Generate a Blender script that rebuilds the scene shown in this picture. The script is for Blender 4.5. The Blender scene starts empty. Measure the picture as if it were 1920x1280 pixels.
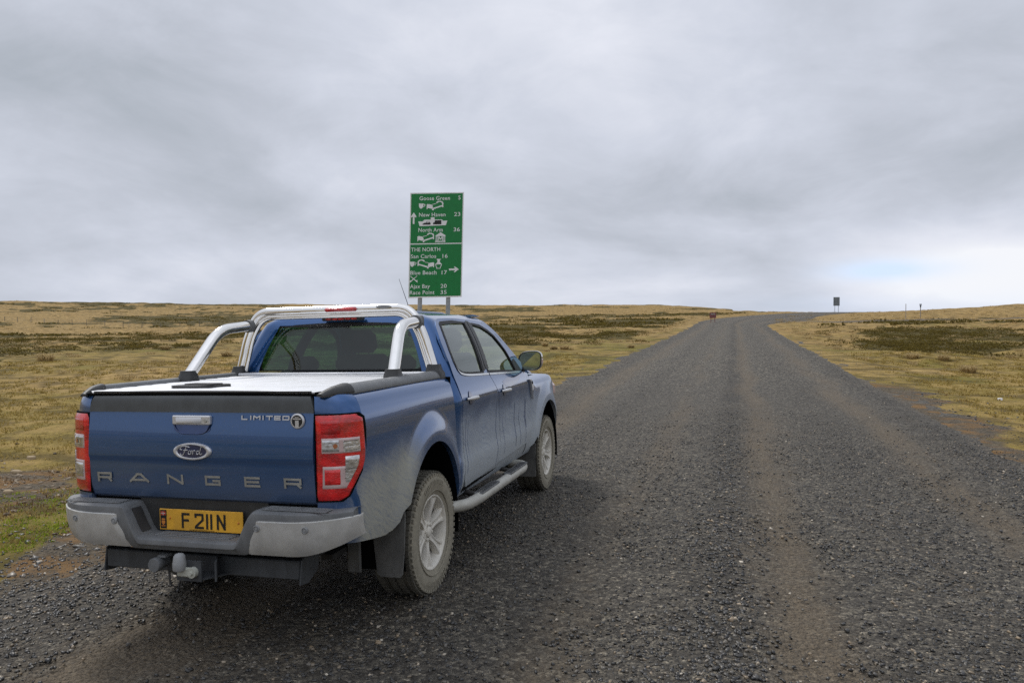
import bpy, math, random
import numpy as np
from mathutils import Matrix, Vector
random.seed(7); RNG = np.random.default_rng(7)
SC = bpy.context.scene
COL = SC.collection
PI = math.pi

# ------------------------------------------------------------------ camera
cam_data = bpy.data.cameras.new('camera'); cam = bpy.data.objects.new('camera', cam_data); COL.objects.link(cam)
cam_data.sensor_width = 36.0; cam_data.lens = 1422.0 / 1920.0 * 36.0
cam_data.clip_start = 0.05; cam_data.clip_end = 9000.0
cam.location = (0.0, 0.0, 1.653)
cam.rotation_euler = (math.radians(90.0 - 1.128), 0.0, 0.0)
SC.camera = cam
SC.view_settings.view_transform = 'Standard'; SC.view_settings.look = 'None'
SC.view_settings.exposure = 0.37; SC.view_settings.gamma = 1.0; SC.view_settings.use_curve_mapping = False
SC.cycles.max_bounces = 8; SC.cycles.transparent_max_bounces = 16
SC.cycles.use_denoising = False; SC.cycles.caustics_reflective = False; SC.cycles.caustics_refractive = False; SC.cycles.blur_glossy = 0.6; SC.cycles.sample_clamp_indirect = 1.5

# ------------------------------------------------------------------ node helper
class NT:
    def __init__(s, tree): s.t = tree; s.n = tree.nodes; s.l = tree.links; s.n.clear()
    def add(s, typ, ins=None, **props):
        nd = s.n.new(typ)
        for k, v in props.items(): setattr(nd, k, v)
        if ins:
            for k, v in ins.items():
                sock = nd.inputs[k]
                if isinstance(v, bpy.types.NodeSocket): s.l.new(v, sock)
                elif isinstance(v, bpy.types.Node): s.l.new(v.outputs[0], sock)
                else: sock.default_value = v
        return nd
    def math(s, op, a, b=None, c=None, clamp=False):
        ins = {0: a}
        if b is not None: ins[1] = b
        if c is not None: ins[2] = c
        return s.add('ShaderNodeMath', ins, operation=op, use_clamp=clamp).outputs[0]
    def vmath(s, op, a, b=None, out=0):
        ins = {0: a}
        if b is not None: ins[1] = b
        return s.add('ShaderNodeVectorMath', ins, operation=op).outputs[out]
    def ramp(s, fac, stops, interp='LINEAR'):
        nd = s.add('ShaderNodeValToRGB', {0: fac}); cr = nd.color_ramp; cr.interpolation = interp
        while len(cr.elements) > 1: cr.elements.remove(cr.elements[-1])
        for i, (p, c) in enumerate(stops):
            e = cr.elements[0] if i == 0 else cr.elements.new(p)
            e.position = p
            if not hasattr(c, '__len__'): c = (c, c, c)
            e.color = (*c[:3], 1)
        return nd.outputs[0]
    def smooth(s, x, lo, hi):
        return s.add('ShaderNodeMapRange', {'Value': x, 'From Min': lo, 'From Max': hi, 'To Min': 0.0, 'To Max': 1.0}, interpolation_type='SMOOTHSTEP').outputs[0]
    def mix(s, f, a, b, blend='MIX'):
        nd = s.n.new('ShaderNodeMix'); nd.data_type = 'RGBA'; nd.blend_type = blend
        for k, v in ((0, f), (6, a), (7, b)):
            if isinstance(v, bpy.types.NodeSocket): s.l.new(v, nd.inputs[k])
            else: nd.inputs[k].default_value = (*v[:3], 1) if hasattr(v, '__len__') else v
        return nd.outputs[2]
    def noise(s, vec, scale, detail=4.0, rough=0.55, dist=0.0, out=0):
        return s.add('ShaderNodeTexNoise', {'Vector': vec, 'Scale': scale, 'Detail': detail, 'Roughness': rough, 'Distortion': dist}).outputs[out]
    def scale(s, vec, sc, loc=(0, 0, 0)):
        return s.add('ShaderNodeMapping', {'Vector': vec, 'Scale': sc, 'Location': loc}).outputs[0]

# ------------------------------------------------------------------ world: overcast sky with broken cloud low on the right
SUN_EL, SUN_AZ = math.radians(50), math.radians(-38)      # azimuth measured from +Y towards +X
world = bpy.data.worlds.new('World'); SC.world = world; world.use_nodes = True
W = NT(world.node_tree)
sky = W.add('ShaderNodeTexSky', sky_type='NISHITA', sun_disc=False, sun_elevation=SUN_EL, sun_rotation=SUN_AZ, air_density=1.0, dust_density=1.0)
tc = W.add('ShaderNodeTexCoord').outputs['Generated']
sep = W.add('ShaderNodeSeparateXYZ', {0: tc}); dx, dy, dz = sep.outputs
den = W.math('ADD', W.math('ABSOLUTE', dz), 0.32)
pv = W.add('ShaderNodeCombineXYZ', {0: W.math('DIVIDE', dx, den), 1: W.math('DIVIDE', dy, den), 2: 0.0}).outputs[0]
n1 = W.noise(pv, 1.05, 7.0, 0.50, 0.55)
n2 = W.noise(W.scale(pv, (1.0, 1.3, 1), (7.3, 2.1, 4.0)), 0.60, 3.0, 0.5, 0.3)
n3 = W.noise(W.scale(tc, (2.2, 2.2, 5.0), (3.1, 0.4, 1.7)), 2.4, 8.0, 0.60, 0.5)
nn = W.math('ADD', W.math('MULTIPLY', n1, 0.46), W.math('ADD', W.math('MULTIPLY', n2, 0.34), W.math('MULTIPLY', n3, 0.20)))
n4 = W.noise(pv, 4.2, 6.0, 0.6, 0.4)
nn = W.math('ADD', W.math('MULTIPLY', nn, 0.91), W.math('MULTIPLY', n4, 0.09))
nn = W.math('ADD', 0.5, W.math('MULTIPLY', W.math('SUBTRACT', nn, 0.5), 1.42))
def blob(cx, cz, rx, rz, pert=0.0):      # soft patch round a direction (x, z of the unit vector)
    ax = W.math('DIVIDE', W.math('SUBTRACT', dx, cx), rx); az = W.math('DIVIDE', W.math('SUBTRACT', dz, cz), rz)
    r2 = W.math('ADD', W.math('MULTIPLY', ax, ax), W.math('MULTIPLY', az, az))
    if pert: r2 = W.math('ADD', r2, W.math('MULTIPLY', W.math('SUBTRACT', n3, 0.5), pert))
    front = W.smooth(dy, 0.0, 0.3)
    return W.math('MULTIPLY', W.math('POWER', 2.718, W.math('MULTIPLY', r2, -1.0)), front)
nn = W.math('ADD', nn, W.math('MULTIPLY', blob(0.12, 0.40, 0.30, 0.16), 0.13))
nn = W.math('ADD', nn, W.math('MULTIPLY', blob(0.33, 0.165, 0.26, 0.06, 1.0), -0.13))
nn = W.math('ADD', nn, W.math('MULTIPLY', blob(-0.50, 0.27, 0.22, 0.10, 1.0), -0.10))
nn = W.math('ADD', nn, W.math('MULTIPLY', blob(0.55, 0.054, 0.120, 0.030, 3.2), 0.55))
nn = W.math('ADD', nn, W.math('MULTIPLY', blob(-0.58, 0.19, 0.10, 0.06, 1.5), 0.10))
nn = W.math('ADD', nn, W.math('MULTIPLY', blob(0.30, 0.045, 0.30, 0.04, 0.8), 0.07))
cloud = W.ramp(nn, [(0.30, (0.355, 0.385, 0.440)), (0.43, (0.440, 0.465, 0.535)), (0.55, (0.535, 0.560, 0.645)), (0.68, (0.66, 0.675, 0.755)), (0.85, (0.78, 0.785, 0.83))])
grad = W.math('ADD', 1.0, W.math('MULTIPLY', W.smooth(dz, 0.35, 0.95), 0.60))       # overcast is brighter overhead
cloud = W.mix(1.0, cloud, W.add('ShaderNodeCombineXYZ', {0: grad, 1: grad, 2: grad}).outputs[0], 'MULTIPLY')
cloud = W.mix(1.0, cloud, (9.1, 9.2, 9.1), 'MULTIPLY')                                 # the background strength below is 0.1
gap = W.math('MULTIPLY', blob(0.442, 0.066, 0.050, 0.012, 2.2), 1.15)
gap = W.math('MINIMUM', W.math('ADD', gap, W.math('MULTIPLY', blob(0.42, 0.026, 0.17, 0.012, 2.4), 0.25)), 0.9)
bluesky = W.mix(0.75, sky.outputs[0], (5.4, 6.7, 9.2))
skyc = W.mix(gap, cloud, bluesky)
bg = W.add('ShaderNodeBackground', {'Color': skyc, 'Strength': 0.1})
W.add('ShaderNodeOutputWorld', {0: bg.outputs[0]})

sun_d = bpy.data.lights.new('sun', 'SUN'); sun = bpy.data.objects.new('sun', sun_d); COL.objects.link(sun)
sun_d.energy = 1.5; sun_d.angle = math.radians(13); sun_d.color = (1.0, 0.96, 0.90)
sdir = Vector((math.sin(SUN_AZ) * math.cos(SUN_EL), math.cos(SUN_AZ) * math.cos(SUN_EL), math.sin(SUN_EL)))
sun.rotation_euler = (-sdir).to_track_quat('-Z', 'Y').to_euler()

# ------------------------------------------------------------------ materials
MATS = {}
def newmat(name):
    m = bpy.data.materials.new(name); m.use_nodes = True; MATS[name] = m
    return m, NT(m.node_tree)
def out(N, bsdf, disp=None):
    N.add('ShaderNodeOutputMaterial', {'Surface': bsdf})
def simple(name, col, rough=0.5, metal=0.0, dust=0.0, bump=0.0, bscale=60.0, coat=0.0, var=0.15, dustcol=(0.34, 0.33, 0.29), emis=None, spec=0.5):
    m, N = newmat(name)
    co = N.add('ShaderNodeTexCoord').outputs['Object']
    nz = N.noise(co, 9.0, 5.0, 0.6)
    base = N.mix(N.math('MULTIPLY', N.smooth(nz, 0.35, 0.7), 1.0), [c * (1 - var) for c in col], [min(1, c * (1 + var)) for c in col])
    r = rough
    if dust > 0:
        n2 = N.noise(N.scale(co, (1, 1, 0.5)), 13.0, 8.0, 0.72)
        f = N.math('MULTIPLY', N.math('ADD', 0.30, N.math('MULTIPLY', N.smooth(n2, 0.30, 0.75), 0.55)), dust)
        base = N.mix(f, base, dustcol)
        r = N.math('ADD', rough, N.math('MULTIPLY', f, 0.9 - rough), clamp=True)
    ins = {'Base Color': base, 'Roughness': r, 'Metallic': metal if dust == 0 else N.math('MULTIPLY', N.math('SUBTRACT', 1.0, f), metal), 'Coat Weight': coat, 'Specular IOR Level': spec}
    if bump > 0:
        b = N.add('ShaderNodeBump', {'Height': N.noise(co, bscale, 4.0, 0.6), 'Strength': bump, 'Distance': 0.004})
        ins['Normal'] = b.outputs[0]
    p = N.add('ShaderNodeBsdfPrincipled', ins)
    if emis: p.inputs['Emission Color'].default_value = (*emis, 1); p.inputs['Emission Strength'].default_value = 1
    out(N, p.outputs[0]); return m

def paint_material():
    m, N = newmat('blue_paint')
    co = N.add('ShaderNodeTexCoord').outputs['Object']
    sx, sy, sz = N.add('ShaderNodeSeparateXYZ', {0: co}).outputs
    geo = N.add('ShaderNodeNewGeometry')
    flake = N.noise(co, 900.0, 1.0, 0.5)
    base = N.mix(flake, (0.011, 0.070, 0.215), (0.024, 0.112, 0.315))
    ax = N.math('ABSOLUTE', sx)
    side = N.smooth(ax, 0.74, 0.88)
    # wiped, wind-blown streaks of dust
    warp = N.noise(co, 2.3, 3.0, 0.5)
    dpos = N.vmath('ADD', co, N.add('ShaderNodeCombineXYZ', {0: 0.0, 1: N.math('MULTIPLY', warp, 0.5), 2: 0.0}).outputs[0])
    rot = N.add('ShaderNodeMapping', {'Vector': dpos, 'Rotation': (math.radians(32), 0, 0)}).outputs[0]
    streak = N.noise(N.scale(rot, (1.0, 3.0, 40.0)), 2.2, 6.0, 0.70)
    cloudy = N.noise(co, 2.6, 4.0, 0.55)
    fine = N.noise(N.scale(co, (1, 1, 0.6)), 55.0, 5.0, 0.65)
    zz = N.math('ADD', sz, N.math('MULTIPLY', N.math('SUBTRACT', cloudy, 0.5), 0.26))
    low = N.math('SUBTRACT', 1.0, N.smooth(zz, 0.92, 1.19))
    # behind the rear wheel the quarter panel is caked
    quart = N.math('MULTIPLY', N.smooth(sy, -0.08, -0.42), N.math('SUBTRACT', 1.0, N.smooth(zz, 0.84, 1.12)))
    quart = N.math('MULTIPLY', quart, N.math('SUBTRACT', 1.0, N.math('MULTIPLY', N.smooth(sy, -0.93, -1.04), 0.75)))
    door = N.math('MULTIPLY', low, N.math('MULTIPLY', N.smooth(sy, 0.50, 0.60), 0.80))
    doorlow = N.math('MULTIPLY', N.math('MULTIPLY', N.math('SUBTRACT', 1.0, N.smooth(sz, 0.55, 0.95)), N.smooth(sy, 0.50, 0.60)), 0.45)
    bedmid = N.math('MULTIPLY', low, 0.14)
    amt = N.math('MAXIMUM', N.math('MAXIMUM', N.math('MULTIPLY', quart, 1.0), door), bedmid)
    amt = N.math('ADD', amt, doorlow)
    amt = N.math('MULTIPLY', amt, N.math('ADD', 0.66, N.math('MULTIPLY', N.smooth(streak, 0.30, 0.66), 0.36)))
    amt = N.math('MULTIPLY', amt, N.math('ADD', 0.78, N.math('MULTIPLY', fine, 0.44)))
    # clean runs of water through the dust
    wob = N.math('MULTIPLY', N.math('SUBTRACT', N.noise(N.scale(co, (0, 0, 1)), 4.0, 2.0, 0.5), 0.5), 0.16)
    yy = N.math('ADD', sy, wob)
    drips = None
    for (y0, w, z0, z1, a) in ((1.415, .006, .55, 1.14, .95), (1.62, .005, .60, 1.00, .7), (1.98, .009, .62, 1.05, .9), (2.14, .007, .60, .98, .8), (2.36, .014, .74, 1.04, .95), (2.33, .006, .60, 1.10, .8), (.66, .005, .62, 1.12, .8), (.71, .004, .75, 1.05, .6), (-.985, .011, .72, 1.06, 1.0), (-.97, .006, .64, .9, .9)):
        d = N.math('ABSOLUTE', N.math('SUBTRACT', yy, y0 + 0.0))
        k = N.math('SUBTRACT', 1.0, N.smooth(d, w * 0.7, w * 1.7))
        k = N.math('MULTIPLY', k, N.math('MULTIPLY', N.smooth(sz, z0, z0 + .04), N.math('SUBTRACT', 1.0, N.smooth(sz, z1 - .05, z1))))
        k = N.math('MULTIPLY', k, a)
        drips = k if drips is None else N.math('MAXIMUM', drips, k)
    edge_fade = N.smooth(N.math('ADD', streak, N.math('MULTIPLY', amt, 1.1)), 0.50, 0.80)
    amt = N.math('MULTIPLY', amt, N.math('ADD', 0.80, N.math('MULTIPLY', edge_fade, 0.20)))
    sv = N.add('ShaderNodeTexVoronoi', {'Vector': co, 'Scale': 70.0}).outputs['Distance']; sv2 = N.add('ShaderNodeTexVoronoi', {'Vector': co, 'Scale': 150.0}).outputs['Distance']
    spat = N.math('MAXIMUM', N.math('SUBTRACT', 1.0, N.smooth(sv, 0.12, 0.26)), N.math('SUBTRACT', 1.0, N.smooth(sv2, 0.14, 0.30)))
    zoned = N.math('MULTIPLY', N.math('SUBTRACT', 1.0, N.smooth(sz, 0.95, 1.28)), 0.42)
    amt = N.math('MAXIMUM', amt, N.math('MULTIPLY', spat, zoned))
    sideamt = N.math('MULTIPLY', N.math('MULTIPLY', amt, side), N.math('SUBTRACT', 1.0, N.math('MULTIPLY', drips, 0.97)))
    # tailgate: thin even film with pale speckles, heavier at the bottom
    rear = N.math('MULTIPLY', N.math('SUBTRACT', 1.0, side), N.smooth(sy, -0.95, -1.05))
    film = N.math('ADD', 0.05, N.math('MULTIPLY', N.math('SUBTRACT', 1.0, N.smooth(sz, 0.80, 1.05)), 0.16))
    film = N.math('MULTIPLY', film, N.math('ADD', 0.6, N.math('MULTIPLY', cloudy, 0.8)))
    sp = N.add('ShaderNodeTexVoronoi', {'Vector': co, 'Scale': 95.0}).outputs['Distance']
    speck = N.math('MULTIPLY', N.math('SUBTRACT', 1.0, N.smooth(sp, 0.10, 0.22)), 0.30)
    rearamt = N.math('MULTIPLY', N.math('ADD', film, N.math('MULTIPLY', speck, N.smooth(cloudy, 0.35, 0.65))), rear)
    # pale dried runs on the corner under the lamp
    wv = N.noise(N.scale(co, (1.0, 1.0, 0.06)), 60.0, 3.0, 0.5)
    runs = N.math('MULTIPLY', N.math('MULTIPLY', N.smooth(wv, 0.60, 0.68), 0.6), N.math('MULTIPLY', N.smooth(sy, -0.93, -1.03), N.math('SUBTRACT', 1.0, N.smooth(sz, 0.77, 0.83))))
    tot = N.math('MAXIMUM', N.math('MAXIMUM', sideamt, rearamt), runs, clamp=True)
    tot = N.math('MINIMUM', tot, 0.93)
    dustc = N.mix(N.smooth(sy, -0.2, 0.4), (0.39, 0.38, 0.305), (0.43, 0.47, 0.50))
    dustc = N.mix(N.math('MULTIPLY', cloudy, 0.5), dustc, (0.33, 0.33, 0.29))
    colr = N.mix(tot, base, dustc)
    rough = N.math('ADD', 0.20, N.math('MULTIPLY', tot, 0.62), clamp=True)
    met = N.math('MULTIPLY', N.math('SUBTRACT', 1.0, tot), 0.55)
    coat = N.math('MULTIPLY', N.math('SUBTRACT', 1.0, tot), 1.0)
    p = N.add('ShaderNodeBsdfPrincipled', {'Base Color': colr, 'Roughness': rough, 'Metallic': met, 'Coat Weight': coat, 'Coat Roughness': 0.025})
    out(N, p.outputs[0]); return m

def glass_material(name, tint, refl=1.0, dirt=0.05):
    m, N = newmat(name)
    co = N.add('ShaderNodeTexCoord').outputs['Object']
    tr = N.add('ShaderNodeBsdfTransparent', {'Color': (*tint, 1)})
    gl = N.add('ShaderNodeBsdfGlossy', {'Color': (0.95, 1, 0.97, 1), 'Roughness': 0.02})
    g = N.add('ShaderNodeNewGeometry')
    cs = N.math('ABSOLUTE', N.add('ShaderNodeVectorMath', {0: g.outputs['Normal'], 1: g.outputs['Incoming']}, operation='DOT_PRODUCT').outputs['Value'])
    fr = N.math('ADD', 0.05, N.math('MULTIPLY', 0.95, N.math('POWER', N.math('SUBTRACT', 1.0, cs), 5.0)))
    f = N.math('MULTIPLY', fr, refl, clamp=True)
    mx = N.add('ShaderNodeMixShader', {0: f, 1: tr.outputs[0], 2: gl.outputs[0]})
    df = N.add('ShaderNodeBsdfDiffuse', {'Color': (0.35, 0.36, 0.33, 1)})
    dn = N.math('MULTIPLY', N.smooth(N.noise(co, 12.0, 6.0, 0.7), 0.3, 0.8), dirt)
    mx2 = N.add('ShaderNodeMixShader', {0: dn, 1: mx.outputs[0], 2: df.outputs[0]})
    out(N, mx2.outputs[0]); return m

def lens_material(name, col, cell=90.0, metal=0.0):
    m, N = newmat(name)
    co = N.add('ShaderNodeTexCoord').outputs['Object']
    v = N.add('ShaderNodeTexVoronoi', {'Vector': N.scale(co, (1.0, 1.0, 1.6)), 'Scale': cell}, distance='CHEBYCHEV').outputs['Distance']
    big = N.noise(N.scale(co, (9, 9, 14)), 1.6, 2.0, 0.5)
    w = N.add('ShaderNodeTexWave', {'Vector': co, 'Scale': 42.0, 'Distortion': 1.5}, bands_direction='Z').outputs['Fac']
    f = N.math('ADD', N.math('MULTIPLY', v, 0.55), N.math('MULTIPLY', N.smooth(big, 0.3, 0.7), 0.55))
    f = N.math('ADD', f, N.math('MULTIPLY', w, 0.18))
    c = N.mix(N.math('MULTIPLY', f, 0.9, clamp=True), [x * 0.28 for x in col], [min(1, x * 1.55) for x in col])  # lens cells and ribs; their bright parts are highlights put into the colour
    dn = N.math('MULTIPLY', N.smooth(N.noise(co, 14.0, 5.0, 0.6), 0.4, 0.8), 0.08)
    c = N.mix(dn, c, (0.45, 0.42, 0.36))
    b = N.add('ShaderNodeBump', {'Height': v, 'Strength': 0.5, 'Distance': 0.003})
    p = N.add('ShaderNodeBsdfPrincipled', {'Base Color': c, 'Roughness': 0.28, 'Metallic': metal, 'Normal': b.outputs[0], 'Coat Weight': 1.0, 'Coat Roughness': 0.08})
    out(N, p.outputs[0]); return m

def cover_material():
    m, N = newmat('cover_aluminium')
    co = N.add('ShaderNodeTexCoord').outputs['Object']
    n = N.noise(N.scale(co, (1.5, 30, 1)), 6.0, 5.0, 0.6)
    c = N.mix(n, (0.66, 0.67, 0.69), (0.80, 0.81, 0.83))
    c = N.mix(N.math('MULTIPLY', N.smooth(N.noise(co, 7.0, 5.0, 0.6), 0.4, 0.75), 0.35), c, (0.50, 0.50, 0.47))
    p = N.add('ShaderNodeBsdfPrincipled', {'Base Color': c, 'Roughness': 0.42, 'Metallic': 0.35})
    out(N, p.outputs[0]); return m

def chrome_material(name, col, rough, dust):
    m, N = newmat(name)
    co = N.add('ShaderNodeTexCoord').outputs['Object']
    n = N.noise(co, 16.0, 6.0, 0.65)
    f = N.math('MULTIPLY', N.smooth(n, 0.38, 0.75), dust)
    c = N.mix(f, col, (0.42, 0.40, 0.36))
    p = N.add('ShaderNodeBsdfPrincipled', {'Base Color': c, 'Roughness': N.math('ADD', rough, N.math('MULTIPLY', f, 0.5)), 'Metallic': N.math('SUBTRACT', 1.0, N.math('MULTIPLY', f, 0.9))})
    out(N, p.outputs[0]); return m

def tyre_material():
    m, N = newmat('tyre_rubber')
    co = N.add('ShaderNodeTexCoord').outputs['Object']
    sx, sy, sz = N.add('ShaderNodeSeparateXYZ', {0: co}).outputs
    r = N.math('SQRT', N.math('ADD', N.math('MULTIPLY', sy, sy), N.math('MULTIPLY', sz, sz)))
    n = N.noise(co, 14.0, 6.0, 0.7)
    n2 = N.noise(co, 55.0, 4.0, 0.6)
    wall = N.math('SUBTRACT', 1.0, N.smooth(r, 0.362, 0.380))
    f = N.math('ADD', N.math('MULTIPLY', wall, 0.46), N.math('MULTIPLY', n, 0.42))
    f = N.math('MULTIPLY', f, N.math('ADD', 0.55, N.math('MULTIPLY', n2, 0.7)), clamp=True)
    c = N.mix(f, (0.022, 0.022, 0.020), (0.43, 0.39, 0.295))
    b = N.add('ShaderNodeBump', {'Height': n2, 'Strength': 0.4, 'Distance': 0.003})
    p = N.add('ShaderNodeBsdfPrincipled', {'Base Color': c, 'Roughness': 0.88, 'Normal': b.outputs[0]})
    out(N, p.outputs[0]); return m

paint_material()
simple('black_plastic', (0.016, 0.017, 0.018), 0.42, dust=0.10, bump=0.35, bscale=420)
simple('grey_plastic', (0.110, 0.117, 0.123), 0.42, dust=0.42, bump=0.3, bscale=420, dustcol=(0.30, 0.30, 0.29))
simple('tailgate_film', (0.058, 0.063, 0.065), 0.36, dust=0.30, dustcol=(0.16, 0.17, 0.165))
simple('rubber_seal', (0.008, 0.008, 0.009), 0.6)
simple('gap_black', (0.003, 0.003, 0.003), 0.9, spec=0.1)
simple('silver_bumper', (0.56, 0.56, 0.55), 0.34, metal=0.5, dust=0.65, dustcol=(0.44, 0.42, 0.35))
simple('letter_grey', (0.36, 0.355, 0.32), 0.5, metal=0.3)
simple('number_black', (0.012, 0.012, 0.012), 0.5)
simple('plate_yellow', (0.83, 0.43, 0.025), 0.45, dust=0.12)
simple('flag_red', (0.55, 0.06, 0.03), 0.5)
simple('crest_orange', (0.62, 0.22, 0.04), 0.5)
simple('wheel_silver', (0.64, 0.62, 0.57), 0.42, metal=0.3, dust=0.9, dustcol=(0.70, 0.655, 0.55))
simple('brake_dark', (0.05, 0.045, 0.04), 0.7, dust=0.5)
simple('chassis_black', (0.018, 0.018, 0.019), 0.65, dust=0.35, dustcol=(0.14, 0.13, 0.115))
simple('towbar_black', (0.020, 0.022, 0.025), 0.5, dust=0.5, dustcol=(0.13, 0.14, 0.145))
simple('mudflap', (0.040, 0.041, 0.042), 0.45, dust=0.8, dustcol=(0.19, 0.187, 0.17))
simple('grey_cap', (0.27, 0.28, 0.29), 0.5, dust=0.5)
simple('zinc_pale', (0.50, 0.51, 0.44), 0.45, metal=0.2, dust=0.4, dustcol=(0.40, 0.40, 0.34))
simple('seat_cloth', (0.018, 0.022, 0.024), 0.85)
simple('dash_plastic', (0.022, 0.026, 0.028), 0.6)
simple('white_paper', (0.75, 0.80, 0.78), 0.6)
simple('step_tube', (0.48, 0.47, 0.43), 0.35, metal=0.6, dust=0.85, dustcol=(0.45, 0.44, 0.38))
simple('oval_blue', (0.012, 0.03, 0.10), 0.25, coat=1.0)
simple('shaded_blue_gloss', (0.012, 0.042, 0.15), 0.10, metal=0.5, coat=1.0)  # darker copy of the body blue, with the shade of hollows in its colour
chrome_material('chrome', (0.80, 0.80, 0.79), 0.17, 0.30)
chrome_material('stainless', (0.88, 0.86, 0.82), 0.10, 0.08)
lens_material('red_lens', (0.72, 0.010, 0.012))
lens_material('red_dark_lens', (0.50, 0.006, 0.008))
lens_material('clear_lens', (0.72, 0.72, 0.71), 40.0, 0.75)
simple('bulb_amber', (0.45, 0.16, 0.06), 0.3, coat=1.0)
simple('lens_frame', (0.60, 0.45, 0.43), 0.25, coat=1.0)
cover_material(); tyre_material()
glass_material('rear_glass', (0.11, 0.29, 0.21), 1.5, 0.015)
glass_material('side_glass', (0.45, 0.60, 0.54), 1.7, 0.12)
glass_material('windscreen_glass', (0.72, 0.82, 0.78), 1.0, 0.03)
simple('mirror_glass', (0.40, 0.55, 0.55), 0.03, metal=1.0, var=0.02)
simple('galvanised', (0.36, 0.39, 0.42), 0.5, metal=0.3, dust=0.3)
simple('sign_green', (0.001, 0.200, 0.042), 0.45, var=0.05)
simple('sign_white', (0.84, 0.85, 0.85), 0.45, var=0.05)
simple('sign_black', (0.014, 0.012, 0.012), 0.6)
simple('satin_silver', (0.66, 0.66, 0.66), 0.34, metal=0.45, var=0.03)
simple('sign_back', (0.21, 0.235, 0.25), 0.6)
simple('sign_back_rail', (0.23, 0.26, 0.27), 0.6)
simple('sign_red', (0.20, 0.065, 0.062), 0.6)
simple('post_wood', (0.17, 0.15, 0.12), 0.85, bump=0.4)
simple('post_pale', (0.33, 0.30, 0.26), 0.85)
simple('post_dark', (0.025, 0.035, 0.05), 0.7)
simple('tan_stone', (0.33, 0.25, 0.15), 0.85, bump=0.3)
simple('wire', (0.16, 0.16, 0.15), 0.6)

# ------------------------------------------------------------------ mesh helpers
def mesh_obj(name, v, f, mat, parent=None, smooth=35.0, mats=None, midx=None, label=None):
    me = bpy.data.meshes.new(name)
    v = np.asarray(v, dtype=float)
    me.from_pydata(v.tolist(), [], [tuple(int(i) for i in q) for q in f])
    me.validate(); me.update()
    for mm in (mats or [mat]): me.materials.append(MATS[mm] if isinstance(mm, str) else mm)
    if midx is not None and len(midx) == len(me.polygons): me.polygons.foreach_set('material_index', midx)
    if smooth:
        me.polygons.foreach_set('use_smooth', [True] * len(me.polygons))
        me.set_sharp_from_angle(angle=math.radians(smooth))
    o = bpy.data.objects.new(name, me); COL.objects.link(o)
    if parent is not None: o.parent = parent
    if label: o['label'] = label
    return o

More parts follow.
